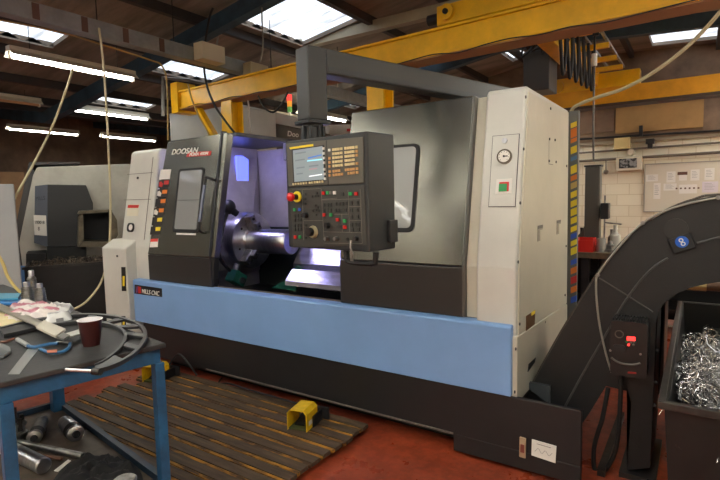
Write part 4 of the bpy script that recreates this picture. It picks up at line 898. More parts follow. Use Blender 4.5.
obj('beam_flange', G().box(-2.6, 3.6, YG2 - .16, YG2 + .14, c.z - .04, c.z), mat('dark flange', (66, 50, 40), .6), r2)
obj('post', G().box(-2.5, -2.3, YG2 - .1, YG2 + .1, 0, c.z - .04), yellow, r2); obj('post', G().box(3.3, 3.5, YG2 - .1, YG2 + .1, 0, c.z - .04), yellow, r2)
zr2 = a.z
bc = thing('bridge_crane', (-1.6, 6.9, 3.2), 'yellow travelling bridge crane with hoist and looped cables', 'bridge crane')
x0 = gb(441, 17).x
g = G(MG); g.box(x0, x0 + 2.6, YG - .09, YG + .09, zg1 + .02, zg1 + .2); obj('end_carriage', g, yellow, bc, bevel=.01)
for px in (452,):
    p = gb(px, 20); g = G(MG).cyl((p.x, YG - .13, zg1 + .12), (p.x, YG - .09, zg1 + .12), .07, n=20); w1 = obj('wheel_cap', g, yellow, bc, smooth=True); g = G(MG).cyl((p.x, YG - .15, zg1 + .12), (p.x, YG - .13, zg1 + .12), .025, n=14); obj('hub', g, darksteel, w1)
g = G(MG).cyl((x0 - .13, YG, zg1 + .12), (x0, YG, zg1 + .12), .05); obj('buffer', g, dark, bc, smooth=True)
p = gb(505, 3); g = G(MG).cyl((p.x, YG - .1, zg1 + .16), (p.x, YG - .088, zg1 + .16), .04, n=16); obj('hole', g, black, bc)
p = aY(575, 92, YG2)
g = G(); g.box(p.x - .5, p.x + .9, YG2 - .1, YG2 + .1, zr2 + .0, zr2 + .22); obj('end_carriage', g, yellow, bc, bevel=.01)
p2 = aY(557, 93, YG2 - .12); g = G().cyl((p2.x, YG2 - .14, zr2 + .1), (p2.x, YG2 - .1, zr2 + .1), .1, n=20); obj('wheel_cap', g, yellow, bc, smooth=True)
# bridge girder between the two carriages
def seg(g, p, q, w, h):
    p, q = V(p), V(q); d = (q - p).normalized(); s_ = d.cross(V((0, 0, 1))).normalized() * w / 2; u_ = V((0, 0, h / 2))
    g.hexa([p - s_ - u_, p + s_ - u_, p + s_ + u_, p - s_ + u_], [q - s_ - u_, q + s_ - u_, q + s_ + u_, q - s_ + u_])
A0 = aY(577, 40, 5.15); A1 = aY(600, 84, YG2 - .1)
BXX = (A0.x * .2 + A1.x * .8); BXX = -1.42
g = G(); seg(g, (BXX, 4.6, zg1 + .17), (BXX, YG2, zg1 + .17), .18, .24); obj('bridge_girder', g, yellow, bc, bevel=.006)
g = G(); 
for dx in (.22, .42): seg(g, (BXX + dx, 4.75, zg1 + .3), (BXX + dx, YG2, zg1 + .3), .03, .03)
obj('cable_rail', g, steel2, bc)
for y in (5.5, 6.2, 6.9, 7.6, 8.2): obj('rail_bracket', G().box(BXX + .09, BXX + .45, y, y + .06, zg1 + .2, zg1 + .26), yellow, bc)
for i in range(6):
    y = 5.3 + i * .32; g = G(); g.tube([V((BXX + .22, y, zg1 + .28)), V((BXX + .24, y + .05, zg1 - .1)), V((BXX + .24, y + .16, zg1 - .36 + .02 * i)), V((BXX + .24, y + .27, zg1 - .1)), V((BXX + .22, y + .32, zg1 + .28))], .018, 8, smooth=5); obj('festoon_cable', g, rubber, bc, smooth=True)
h0 = aY(540, 72, 6.6)
obj('hoist_box', G().box(h0.x - .15, h0.x + .16, 6.4, 6.8, h0.z - .26, h0.z + .22), mat('hoist grey', (70, 72, 74), .5), bc, bevel=.01)
g = G().cyl((h0.x - .15, 6.6, h0.z + .42), (h0.x + .35, 6.6, h0.z + .42), .14); obj('hoist_motor', g, dark, bc, smooth=True)
obj('hoist_frame', G().box(h0.x - .1, BXX, 6.55, 6.65, h0.z + .5, zg1 + .1), dark, bc)
g = G(); 
for i in range(5): g.tube([V((h0.x + .1 * i - .1, 6.4, h0.z + .45)), V((h0.x + .12 * i - .15, 6.35, h0.z + .15 + .05 * (i % 2))), V((h0.x + .08 * i + .1, 6.4, h0.z + .4))], .014, 6, smooth=4)
obj('hoist_cable', g, rubber, bc)
p = aY(594.5, 52, 6.2); q = aY(594.5, 130, 6.2)
g = G().tube([V((p.x, 6.2, p.z)), V((p.x, 6.2, q.z)), V((p.x + .01, 6.2, 1.95))], .011, 8)
pc = obj('pendant_cable', g, mat('cable grey', (90, 88, 84), .5), bc, smooth=True)
g = G().cyl((p.x, 6.2, p.z - .15), (p.x, 6.2, p.z - .02), .03); obj('cable_gland', g, labwhite, bc, smooth=True)
obj('cable_hook', G().box(p.x - .02, BXX + .45, 6.18, 6.22, zg1 + .16, zg1 + .2), dark, bc)
g = G(); g.cyl((p.x, 6.2, p.z - .05), (p.x, 6.2, zg1 + .18), .012, n=8); obj('cable_drop', g, rubber, bc)

# ================================================================== hoses and loose cables
def hose(name, pts, r, m, label, cat='hose'):
    return solo(name, G().tube(pts, r, 8, smooth=6), m, label, cat, smooth=True)
hose('air_hose', [aD(x, y, s) for x, y, s in ((830, -150, 3.3), (760, -40, 3.3), (720, 12, 3.4), (690, 44, 3.5), (657, 70, 3.6), (625, 88, 3.75), (598, 97, 3.9), (580, 104, 4.0), (571.5, 111, 4.05), (570, 130, 4.1))], .014, hosem, 'cream air hose curving from the roof down behind the lathe cabinet')
def drop(px, py, X): return aX(px, py, X)
hose('air_hose', [drop(99, 28, -5.0), drop(103, 60, -5.0), drop(106.5, 110, -5.0), drop(109, 160, -5.02), drop(110.5, 210, -5.05), drop(109, 250, -5.1), drop(102, 280, -5.1), drop(88, 300, -5.1), drop(74, 309, -5.1), drop(60, 313, -5.1)], .011, hosem, 'cream air hose hanging from the trunking and curving behind the table')
hose('air_hose', [aX(73, 69, -6.2), aX(66, 90, -6.2), aX(55, 120, -6.2), aX(45, 142, -6.2), aX(33, 165, -6.2), aX(18, 192, -6.2), aX(8, 212, -6.2), aX(-10, 240, -6.2), aX(-40, 290, -6.2)], .014, hosem, 'cream air hose slanting down to the left edge from the long light')
hose('air_hose', [aD(-25, 225, 3.6), aD(0, 258, 3.6), aD(8, 277, 3.6), aD(18, 290, 3.6), aD(28, 296, 3.6), aD(45, 302, 3.6)], .011, mat('yellow hose', (190, 168, 100), .5), 'yellowish hose drooping at the left edge behind the tapered tools')
hose('power_cable', [aY(213, 8, 4.4), aY(209, 20, 4.4), aY(204, 55, 4.4), aY(206, 82, 4.4), aY(214, 104, 4.4), aY(226, 122, 4.4), aY(238, 137, 4.4)], .014, rubber, 'black cable hanging from the roof down to the lathe roof', 'cable')
hose('power_cable', [aY(236, -2, 4.9), aY(232, 5, 4.9), aY(220, 28, 4.9), aY(216, 52, 4.9)], .013, mat('cable pale grey', (130, 128, 120), .5), 'grey cable curving down into the cream electrical box', 'cable')
hose('power_cable', [aY(262, 2, 4.6), aY(262, 20, 4.6), aY(263, 45, 4.6), aY(260, 62, 4.6)], .01, mat('cable pale grey', (130, 128, 120), .5), 'grey cable dropping into the beige electrical box', 'cable')
hose('power_cable', [aX(-10, 18, -5.3), aX(60, 32, -5.3), aX(100, 44, -5.3), aX(150, 60, -5.3), aX(162, 66, -5.3), aX(167, 85, -5.3), aX(168, 140, -5.3)], .010, mat('ochre cable', (176, 146, 84), .5), 'thin ochre cable strung below the trunking and dropping behind the lathe', 'cable')
hose('power_cable', [aY(188, 84, 4.4), aY(192, 100, 4.4), aY(200, 118, 4.4), aY(206, 128, 4.4), aY(212, 142, 4.4)], .01, mat('ochre cable', (176, 146, 84), .5), 'thin ochre cable beside the yellow brace', 'cable')
hose('air_hose', [aY(247, 94, 4.75), aY(249, 108, 4.75), aY(250, 122, 4.75), aY(252, 136, 4.75)], .012, mat('hose white', (190, 188, 178), .5), 'short white hose hanging from the near crane beam')
hose('power_cable', [aY(258, 96, 4.5), aY(265, 108, 4.5), aY(274, 112, 4.5), aY(283, 102, 4.5), aY(288, 92, 4.5)], .012, rubber, 'black cable sagging between the crane beam and the pendant post', 'cable')

# ================================================================== background machines (rotated to face the aisle)
AZ = math.atan2(R3[1][0], R3[0][0])
def bgframe(px, depth):
    d = R3 @ V(((px - 360) / FP, 0, -1)); o = EYE + d * depth; x = V((-d.y, d.x, 0)).normalized() * -1; return frame(V((o.x, o.y, 0)), x, (0, 0, 1))
M1 = bgframe(60, 7.0)
def bp(x, y, h=0): return onM(x, y, M1, h)
bl = thing('milling_machine', (M1 @ V((0, 0, -.5))).to_tuple()[:2] + (0,), 'pale grey machine with a black chip chute beyond the left end of the lathe', 'machine')
pts = [(33, 172), (36, 167), (125, 163), (150, 163), (150, 330), (32, 330), (20, 243)]
pts = [(19, 243), (33, 175), (37, 167), (126, 164), (155, 164), (155, 318), (26, 318), (26, 290)]
q = [bp(x, y) for x, y in pts]; g = G(M1); g.hexa([(p.x, max(p.y, 0), -1.2) for p in q], [(p.x, max(p.y, 0), 0) for p in q])
obj('machine_body', g, mat('old machine grey', (178, 176, 166), .5, var=.12, scale=2), bl, bevel=.015)
def bslab(name, pts, h0, h1, m, par=bl, M=M1, bev=0):
    q = [onM(x, y, M, h1) for x, y in pts]; g = G(M); g.hexa([(p.x, max(p.y, 0), h0) for p in q], [(p.x, max(p.y, 0), h1) for p in q]); return obj(name, g, m, par, bevel=bev)
bslab('side_frame', [(17, 292), (24, 292), (34, 172), (31, 165), (80, 164), (80, 162), (29, 162), (12, 243)], -1.2, -.02, mat('dark frame', (58, 56, 54), .5))
ms = bslab('chip_cover', [(34, 243), (48, 247), (86, 246), (93, 210), (93, 203), (86, 185), (48, 184.5), (35, 186)], 0, .25, mat('machine black', (38, 38, 38), .5), bev=.01)
bslab('cover_edge', [(34, 243), (47.5, 247), (47.5, 184.5), (35, 186)], .25, .256, mat('slate blue', (74, 80, 92), .5), ms)
fit_text('lettering', 'MILLS', M1, (36.5, 200.8), (45.5, 200.2), (36.5, 197), mat('dark ink', (30, 32, 38), .5), ms, h=.27)
nb = bslab('notice_board', [(34.5, 235), (47, 236), (46, 215.5), (33.5, 215)], .256, .262, labwhite, ms)
fit_text('notice_print', '100018', M1, (35.3, 223), (45.0, 223), (35.3, 220), black, ms, bold=.001, h=.275)
fit_text('notice_print', '8', M1, (38.5, 229.5), (40.5, 229.5), (38.5, 226), black, ms, bold=.001, h=.275)
# open chute box
bslab('chute_back', [(82, 241), (112, 244), (112, 210), (82, 212)], .25, .27, black)
for P in ([(78, 246), (84, 240), (83, 213), (79, 218)], [(78, 214), (111, 212), (111, 209.5), (80, 211)], [(78, 247), (111, 247), (111, 242), (83, 241)], [(111, 247), (118, 235), (117, 220), (111, 210)]):
    bslab('chute_side', P, .25, .7, mat('chute worn edge', (120, 108, 86), .5, var=.3, scale=8))
bslab('lower_block', [(26, 270), (46, 270), (46, 253), (26, 254)], .0, .5, black)
bslab('neck', [(47, 262), (86, 262), (86, 247), (47, 247)], .0, .4, black)
bslab('lower_panel', [(86, 261), (113, 259), (112, 242), (87, 244)], .0, .1, mat('old machine grey', (178, 176, 166), .5))
bslab('blue_plinth', [(16, 300), (26, 300), (25, 266), (16, 266)], -.3, .02, mat('plinth blue', (74, 118, 168), .5))
# chip hopper in front
M2 = bgframe(70, 5.9)
hp = thing('chip_hopper', (M2 @ V((0, 0, -.3))).to_tuple()[:2] + (0,), 'large black open hopper of dark chips under the chute at left', 'hopper')
q0, q1 = onM(24, 268, M2), onM(118, 264, M2); za = q0.y; xa_, xb_ = q0.x, q1.x + .25
hm = mat('hopper black', (34, 33, 32), .5, var=.3, scale=5)
g = G(M2); g.box(xa_, xb_, .05, za, -.02, 0); g.box(xa_, xb_, .05, za, -.7, -.68); g.box(xa_, xa_ + .02, .05, za, -.68, -.02); g.box(xb_ - .02, xb_, .05, za, -.68, -.02); g.box(xa_, xb_, .05, .08, -.68, -.02)
obj('hopper_body', g, hm, hp); g = G(M2); g.box(xa_ - .02, xb_ + .02, za - .02, za + .01, 0, .02); obj('rim', g, edgem, hp)
for x in (xa_ + .1, xb_ - .15):
    for z_ in (-.6, -.1): g = G(M2); g.box(x, x + .06, 0, .05, z_ - .03, z_ + .03); obj('foot', g, rubber, hp)
g = G()
for i in range(260):
    p = M2 @ V((random.uniform(xa_ + .05, xb_ - .05), za - .03 + random.uniform(-.03, .05), random.uniform(-.6, -.05))); curl(g, p, random.choice((.012, .02, .03)), .004, random.uniform(.5, 1.5), V((random.gauss(0, 1), random.gauss(0, 1), .3)).normalized(), .04)
solo('dark_shavings', g, mat('dark swarf', (96, 84, 72), .4, .7), 'dark metal chips heaped in the hopper at left', 'metal shavings', kind='stuff')
g = G(M2); g.box(xa_ + .02, xb_ - .02, .08, za - .05, -.68, -.02); solo('chip_fill', g, mat('chip fill', (40, 36, 34), .7, bump=1, bscale=50), 'packed dark chips filling the hopper at left', 'metal shavings', kind='stuff')
# pale cabinet at the far left edge
M3 = bgframe(12, 5.0)
cbt = thing('grey_cabinet', (M3 @ V((-.2, 0, -.3))).to_tuple()[:2] + (0,), 'pale grey cabinet cut off by the left edge', 'cabinet')
q0 = onM(-40, 300, M3); q1 = onM(14, 184, M3)
g = G(M3); g.box(q0.x, q1.x, .05, q1.y, -.8, 0); obj('cabinet_body', g, mat('cabinet grey', (164, 166, 166), .5, var=.05, scale=2), cbt, bevel=.012)
g = G(M3); g.box(q0.x + .02, q1.x - .02, 0, .05, -.78, -.02); obj('plinth', g, dark, cbt)
# stuff behind cabinet
M4 = bgframe(24, 8.9)
q0, q1 = onM(-30, 318, M4), onM(24, 172, M4)
solo('cardboard_stack', G(M4).box(q0.x, q1.x, 0, q1.y, -.8, 0), mat('cardboard', (158, 124, 88), .75, var=.2, scale=2), 'tall brown boarding behind the pale grey cabinet', 'boarding')
# tall cabinets behind the lathe
M5 = frame(V((0, 5.9, 0)), (1, 0, 0), (0, 0, 1))
def big(name, pts, dpt, m, label, cat, M=M5):
    q = [onM(x, y, M, 0) for x, y in pts]; g = G(M); return solo(name, g.hexa([(p.x, max(p.y, 0), -dpt) for p in q], [(p.x, max(p.y, 0), 0) for p in q]), m, label, cat, bevel=.01)
q = [onM(x, y, M5) for x, y in ((169, 113), (226, 106))]
g = G(M5); g.box(q[0].x, q[1].x, 0, (q[0].y + q[1].y) / 2 + .02, -1.2, 0)
solo('tall_machine_cabinet', g, white, 'tall white cabinet beyond the left door, under the yellow brace', 'cabinet', bevel=.02)
M6 = frame(V((0, 6.9, 0)), (1, 0, 0), (0, 0, 1)); D6 = V((0.96, .28, 0))
M6 = frame(aY(250, 120, 6.9) * 1, V((.85, .53, 0)), (0, 0, 1)); M6 = Matrix.Translation((0, 0, -M6.translation.z)) @ M6
mm = thing('machining_centre', (M6 @ V((1, 0, -.5))).to_tuple()[:2] + (0,), 'grey machine with a white top band behind the lathe opening', 'machine')
bslab('body', [(240, 290), (420, 290), (420, 150), (300, 126), (244, 114)], -1.5, 0, mat('machine mid grey', (112, 108, 100), .45, .2), mm, M6)
bslab('white_band', [(238, 116), (300, 128), (420, 152), (420, 144), (300, 118), (236, 103)], -1.4, .06, white, mm, M6)
fit_text('lettering', 'Doo', M6, (287.5, 136), (299, 137.2), (287.5, 131), labwhite, mm, bold=.004, h=.03)
g = G(M6); p = onM(290, 118, M6, -.3); q_ = onM(290, 95, M6, -.3)
sl = obj('signal_lamp', g.cyl((p.x, p.y - .05, -.3), (p.x, q_.y, -.3), .02), batten, mm, smooth=True)
for y0_, y1_, m_ in ((95, 101, redE), (101, 107, mat('signal amber', (226, 150, 50), .4, emit=.4)), (107, 112, mat('signal green', (110, 170, 90), .4, emit=.2))):
    a, c = onM(290, y0_, M6, -.3), onM(290, y1_, M6, -.3); g = G(M6); g.cyl((p.x, a.y, -.3), (p.x, c.y, -.3), .045, n=14); obj('lamp_segment', g, m_, sl, smooth=True)
p = onM(330, 132, M6, .05); p2 = onM(352, 122, M6, 0.05)
g = G(M6); g.box(p.x, p2.x + .3, p.y - .05, p.y + .13, .0, .06); obj('header_box', g, labwhite, mm)
g = G(M6); g.box(p2.x - .1, p2.x - .02, p.y, p.y + .05, .06, .07); obj('header_mark', g, labred, mm)

# ================================================================== TABLE
ZT = .95
PC = aZ(166, 343, ZT); rot = math.radians(-8)
U = V((-math.cos(rot), -math.sin(rot), 0)); U = V((-.990, .139, 0)); VV = V((-.139, -.990, 0))
MT = Matrix(((U.x, VV.x, 0, PC.x), (U.y, VV.y, 0, PC.y), (0, 0, 1, 0), (0, 0, 0, 1)))   # local: +x away left, +y toward camera
tb = thing('work_table', (PC.x - 1, PC.y - .2, 0), 'blue steel framed work table with a dark worn top and lower shelf', 'table')
LT, WT = 2.75, .70
g = G(MT); g.box(0, LT, 0, WT, ZT - .022, ZT); obj('tabletop', g, tabletop, tb, bevel=.004)
g = G(MT)
for P in ((.03, LT - .03, .02, .06), (.03, LT - .03, WT - .06, WT - .02), (.02, .06, .02, WT - .02), (LT - .06, LT - .02, .02, WT - .02)): g.box(P[0], P[1], P[2], P[3], ZT - .09, ZT - .022)
obj('apron_frame', g, tblue, tb, bevel=.003)
xl = 1.42
for x in (.008, xl, LT - .06):
    for y in (.008, WT - .098):
        lw = .07 if x == xl else .045; g = G(MT); g.box(x, x + lw, y, y + lw, 0, ZT - .09); obj('leg', g, tblue, tb, bevel=.003)
ZS = .25
g = G(MT); g.box(.085, xl + .09, .03, WT - .03, ZS - .015, ZS); sh_ = obj('lower_shelf', g, mat('shelf brown', (92, 78, 66), .55, var=.35, scale=8), tb)
g = G(MT); g.box(.085, xl + .12, .0, .03, ZS - .02, ZS + .035); g.box(.085, xl + .12, WT - .03, WT - .0, ZS - .02, ZS + .035); g.box(xl + .09, xl + .12, .03, WT - .03, ZS - .02, ZS + .035); obj('shelf_edge', g, mat('shelf blue dark', (30, 52, 72), .45, var=.3, scale=10), tb)
def tz(px, py, z=ZT): return aZ(px, py, z)
# cup
p = tz(91.5, 345); sR = .0395
cu = thing('plastic_cup', p, 'dark brown plastic drinking cup with a white inside on the table', 'cup')
hcup = .118
g = G().lathe(p, p + V((0, 0, 1)), [(0, sR * .9), (.003, sR * .92), (hcup, sR * 1.32), (hcup, sR * 1.38), (hcup + .003, sR * 1.38)], 28)
g = G(); n = 28
def rg(g, z, r): return [g.v(p + V((r * math.cos(2 * math.pi * i / n), r * math.sin(2 * math.pi * i / n), z))) for i in range(n)]
rs = [rg(g, 0, sR * .9), rg(g, .05, sR * 1.08), rg(g, hcup, sR * 1.3)]
g.face(rs[0][::-1])
for A, B in zip(rs, rs[1:]):
    for i in range(n): g.face([A[i], A[(i + 1) % n], B[(i + 1) % n], B[i]])
obj('cup_wall', g, mat('cup brown', (58, 20, 18), .28), cu, smooth=True)
g = G(); rs = [rg(g, hcup, sR * 1.3), rg(g, hcup + .003, sR * 1.38), rg(g, hcup + .003, sR * 1.26), rg(g, .01, sR * .84)]
for A, B in zip(rs, rs[1:]):
    for i in range(n): g.face([A[i], A[(i + 1) % n], B[(i + 1) % n], B[i]])
g.face(rs[-1]); obj('cup_lining', g, mat('cup white', (232, 228, 228), .4), cu, smooth=True)
# large micrometer
zm = ZT + .004
outer = [(97, 374), (112, 369.5), (126, 363), (137, 355), (144, 347), (147.5, 338), (145, 330), (137, 324.5), (124, 320), (108, 317), (90, 316), (72, 316.5), (55, 318.5), (38, 321), (20, 325), (0, 330)]
inner = [(94.5, 368), (104, 363.5), (112, 357), (119, 350), (123.5, 342), (123, 335.5), (118, 331), (111, 328), (101, 326), (92, 325), (81, 324.5), (70, 325), (58, 326.5), (44, 329), (26, 333), (4, 338)]
ow = [tz(x, y, zm) for x, y in outer]; iw = [tz(x, y, zm) for x, y in inner]
ows, iws = spline(ow, 4), spline(iw, 4)
mc = thing('large_micrometer', tz(120, 335, ZT), 'very large black C-frame micrometer lying across the table corner', 'micrometer')
frm = mat('micrometer black', (58, 57, 58), .4, .4)
def band(fr0, fr1, h, m, name, par=mc, i0=0, i1=None):
    g = G(); n_ = len(ows); i1 = n_ - 1 if i1 is None else i1; r_ = []
    for i in range(i0, i1 + 1):
        a, c = ows[i], iws[i]; p_, q_ = a.lerp(c, fr0), a.lerp(c, fr1); r_.append([g.v(p_), g.v(q_), g.v(q_ + V((0, 0, h))), g.v(p_ + V((0, 0, h)))])
    g.face(r_[0]); g.face(r_[-1][::-1])
    for A, B in zip(r_, r_[1:]):
        for k_ in range(4): g.face([A[k_], A[(k_ + 1) % 4], B[(k_ + 1) % 4], B[k_]])
    return obj(name, g, m, par, bevel=.002)
band(0, .16, .018, frm, 'outer_rib'); band(.84, 1, .018, frm, 'inner_rib'); 
n_ = len(ows)
for i0, i1 in ((0, 8), (13, 15), (19, 21), (25, 27), (31, 33), (38, 40), (46, 48), (54, 60)): band(.16, .84, .014, frm, 'cross_rib', i0=i0, i1=min(i1, n_ - 1))
a = tz(97, 371.5, zm + .012); c = tz(66, 369.5, zm + .012)
g = G().cyl(a + (a - c) * .1, c, .0065, n=12); obj('spindle', g, steel, mc, smooth=True)
g = G().cyl(a + (a - c) * .12, a + (c - a) * .12, .014, n=14); obj('anvil_collar', g, darksteel, mc, smooth=True)
# vernier caliper
vc = thing('vernier_caliper', tz(40, 328, ZT), 'long silver vernier caliper lying across the micrometer frame', 'caliper')
zc = ZT + .034
def flat(pts, z, h): 
    g = G(); q = [tz(x, y, z) for x, y in pts]; return g.hexa(q, [p_ + V((0, 0, h)) for p_ in q])
cal = mat('caliper satin', (186, 180, 164), .3, .8, var=.1, scale=20)
obj('beam', flat([(-12, 306), (-12, 299), (50, 325.5), (46, 331)], zc, .006), cal, vc)
obj('slider', flat([(36, 329), (44, 322), (66, 331), (56, 338.5)], zc + .006, .012), mat('slider cream', (206, 198, 180), .4, .3), vc, bevel=.002)
obj('slider', flat([(50, 336), (60, 333), (70, 337), (64, 341)], zc + .002, .010), mat('slider grey', (128, 124, 116), .4, .5), vc)
obj('jaw', flat([(63, 339.5), (60, 336), (83, 329), (85, 333)], zc - .004, .005), mat('jaw silver', (216, 214, 204), .3, .5), vc)
# steel rule
rl = thing('steel_rule', tz(20, 362, ZT), 'flat steel rule at the front of the table', 'rule')
obj('blade', flat([(8, 374.5), (19, 374.5), (40, 347.5), (30, 346.5)], ZT + .001, .0015), mat('rule steel', (170, 170, 168), .3, .7), rl)
# blue micrometer
bm_ = thing('blue_micrometer', tz(45, 346, ZT), 'small micrometer with a blue frame beside the steel rule', 'micrometer')
bmat_ = mat('micrometer blue', (46, 96, 140), .4)
g = G().tube([tz(x, y, ZT + .012) for x, y in ((40, 349), (50, 352.5), (62, 352), (69, 347.5), (70, 343.5))], .007, 8, smooth=4); obj('frame', g, bmat_, bm_, smooth=True)
g = G().tube([tz(x, y, ZT + .012) for x, y in ((28, 346), (34, 347), (40, 346), (50, 344), (58, 343.5))], .008, 8, smooth=3); obj('barrel', g, bmat_, bm_, smooth=True)
g = G().cyl(tz(17.5, 339.5, ZT + .013), tz(28, 345.5, ZT + .013), .010, n=12); obj('thimble', g, mat('thimble pale', (196, 196, 190), .3, .5), bm_, smooth=True)
g = G().cyl(tz(57, 342, ZT + .014), tz(71, 342.5, ZT + .014), .006, n=10); obj('anvil', g, steel2, bm_, smooth=True)
obj('grip_pad', flat([(47, 353), (57, 352.5), (57, 349.8), (47, 350.5)], ZT + .019, .002), mat('pad orange', (176, 96, 60), .5), bm_)
# calculator
ca = thing('digital_indicator', tz(3, 352, ZT), 'grey rounded electronic device at the left edge of the table', 'device')
obj('casing', flat([(-12, 360), (4, 358.5), (11, 354), (10.5, 350), (2, 346), (-12, 345)], ZT + .001, .016), mat('device grey', (110, 112, 112), .4), ca, bevel=.005)
obj('face', flat([(-10, 356), (2, 355), (7, 351.5), (1, 348), (-10, 347.5)], ZT + .0175, .001), mat('device screen', (70, 76, 76), .3), ca)
solo('scriber', G().tube([tz(-5, 343, ZT + .007), tz(6, 341.5, ZT + .007), tz(14, 338.5, ZT + .007)], .006, 8), mat('scriber brown', (110, 70, 56), .4), 'brown scriber beside the electronic device', 'scriber', smooth=True)
# tapered tool holders
def holder(px, py, h, r, label, z=ZT):
    p = tz(px, py, z); t = thing('tapered_tool_holder', p, label, 'tool holder', 'tapered steel tool holders')
    pr = [(0, r), (.01, r)]
    for i in range(7):
        z_ = .02 + i * h * .09; rr = r * (.99 - .03 * i); pr += [(z_, rr), (z_ + h * .05, rr), (z_ + h * .055, rr * .9), (z_ + h * .085, rr * .9)]
    obj('body', G().lathe(p, p + V((0, 0, 1)), pr + [(h * .74, r * .62), (h * .78, r * .5)], 22), steel2, t, smooth=True)
    obj('shank', G().lathe(p + V((0, 0, h * .76)), p + V((0, 0, 1)), [(0, r * .5), (h * .2, r * .5), (h * .22, r * .42)], 16), steel, t, smooth=True)
holder(28, 304, .15, .04, 'tapered steel tool holder, left of three beside the rag'); holder(41, 304, .14, .036, 'tapered steel tool holder, right of three beside the rag'); holder(33, 298, .20, .036, 'tapered steel tool holder, tallest and rear of three')
# rags
def rag(name, pts, h, m, label, seed):
    P = [tz(x, y, ZT + .002) for x, y in pts]; cx = sum(p.x for p in P) / len(P); cy = sum(p.y for p in P) / len(P); Ps = spline(P + [P[0]], 8)[:-1]
    g = G(); K = 12; rings = []
    for k_ in range(K + 1):
        f_ = 1 - k_ / (K + .6); row = []
        for i, p in enumerate(Ps):
            x = cx + (p.x - cx) * f_; y = cy + (p.y - cy) * f_
            e = min(1, (1 - f_) * 4 + .06); z = h * e * (.45 + .75 * abs(noise.noise(V((x * 13, y * 13, seed)))) + .5 * abs(noise.noise(V((x * 30, y * 9, seed + 5)))))
            row.append((x, y, ZT + .002 + z))
        rings.append([g.v(p) for p in row])
    b0 = [g.v((v.co.x, v.co.y, ZT + .001)) for v in rings[0]]; n_ = len(Ps)
    for A, B in zip([b0] + rings, rings):
        for i in range(n_): g.face([A[i], A[(i + 1) % n_], B[(i + 1) % n_], B[i]])
    g.face(rings[-1]); g.face(b0[::-1])
    return solo(name, g, m, label, 'cloth', smooth=True)
def stripe(name, c1, c2, sc, rotz, thr=(.5, .56)):
    m = mat(name, c1, .85); nt = m.node_tree; b = nt.nodes['Principled BSDF']; tc = nt.nodes.new('ShaderNodeTexCoord'); w = nt.nodes.new('ShaderNodeTexWave'); mp = nt.nodes.new('ShaderNodeMapping')
    mp.inputs['Rotation'].default_value = (0, 0, rotz); w.inputs['Scale'].default_value = sc; w.inputs['Distortion'].default_value = 2.5; w.inputs['Detail'].default_value = 2; r = nt.nodes.new('ShaderNodeValToRGB')
    r.color_ramp.elements[0].position = thr[0]; r.color_ramp.elements[0].color = lin(c1); r.color_ramp.elements[1].position = thr[1]; r.color_ramp.elements[1].color = lin(c2)
    nt.links.new(tc.outputs['Object'], mp.inputs[0]); nt.links.new(mp.outputs[0], w.inputs[0]); nt.links.new(w.outputs['Fac'], r.inputs['Fac']); nt.links.new(r.outputs['Color'], b.inputs['Base Color']); return m
rag('cotton_rag', [(0, 320), (8, 309), (22, 304), (45, 305), (60, 309), (66, 313), (52, 319), (38, 322), (20, 324)], .05, stripe('rag pink', (222, 212, 206), (186, 120, 132), 1.3, .5, (.7, .98)), 'crumpled white rag with pink and grey streaks in front of the tool holders', 3)
rag('cotton_rag', [(44, 320), (50, 310), (62, 305), (74, 308), (70, 314), (72, 319), (58, 322), (46, 324)], .04, stripe('rag grey', (214, 212, 208), (160, 158, 156), 2, 1.2, (.6, .98)), 'crumpled pale grey rag behind the brown cup', 9)
rag('cotton_rag', [(-10, 322), (0, 310), (10, 313), (22, 318), (30, 324), (20, 328), (0, 326)], .022, mat('rag cream', (206, 192, 150), .85), 'cream rag under the end of the caliper', 15)
g = G(); g.hexa([tz(x, y, ZT + .001) for x, y in ((-10, 306), (20, 305), (23, 299), (-10, 299))], [tz(x, y, ZT + .001) + V((0, 0, .02)) for x, y in ((-10, 306), (20, 305), (23, 299), (-10, 299))])
solo('blue_folder', g, mat('folder blue', (40, 104, 168), .4), 'flat blue case behind the rags, lower of two', 'case', bevel=.004)
g = G(); g.hexa([tz(x, y, ZT + .022) for x, y in ((-10, 301), (18, 300), (21, 295), (-10, 295))], [tz(x, y, ZT + .022) + V((0, 0, .014)) for x, y in ((-10, 301), (18, 300), (21, 295), (-10, 295))])
solo('teal_folder', g, mat('folder teal', (60, 140, 170), .4), 'flat teal case stacked on the blue case', 'case', bevel=.004)

# items on the lower shelf
def sz(px, py, z=ZS): return aZ(px, py, z)
def socket(px, py, qx, qy, r, label, m=steel):
    a, c = sz(px, py, ZS + r + .002), sz(qx, qy, ZS + r + .002); t = thing('drill_chuck', (a + c) / 2 - V((0, 0, r)), label, 'drill chuck')
    d = (c - a).normalized(); L = (c - a).length
    obj('body', G().lathe(a, c, [(0, r * .8), (.006, r), (L * .45, r), (L * .47, r * .9), (L * .85, r * .9), (L, r * .7)], 24), m, t, smooth=True)
    obj('sleeve', G().ring(a + d * L * .12, a + d * L * .3, r * 1.04, r * .9, 24), darksteel, t, smooth=True)
    obj('nose', G().cyl(a - d * .012, a, r * .45, n=16), dark, t, smooth=True); return t
socket(76, 434, 64, 421, .045, 'bright steel drill chuck on the shelf, next to the shelf edge'); socket(34, 438, 43, 420, .039, 'dark drill chuck on the shelf, between the boring head and the bright one', steel2)
p = sz(18, 441); t = thing('boring_head', p, 'upright steel boring head with a thin rod, beside the blue leg', 'boring head')
obj('body', G().lathe(p, p + V((0, 0, 1)), [(0, .045), (.05, .05), (.055, .04), (.09, .038), (.095, .048), (.11, .048)], 20), steel2, t, smooth=True)
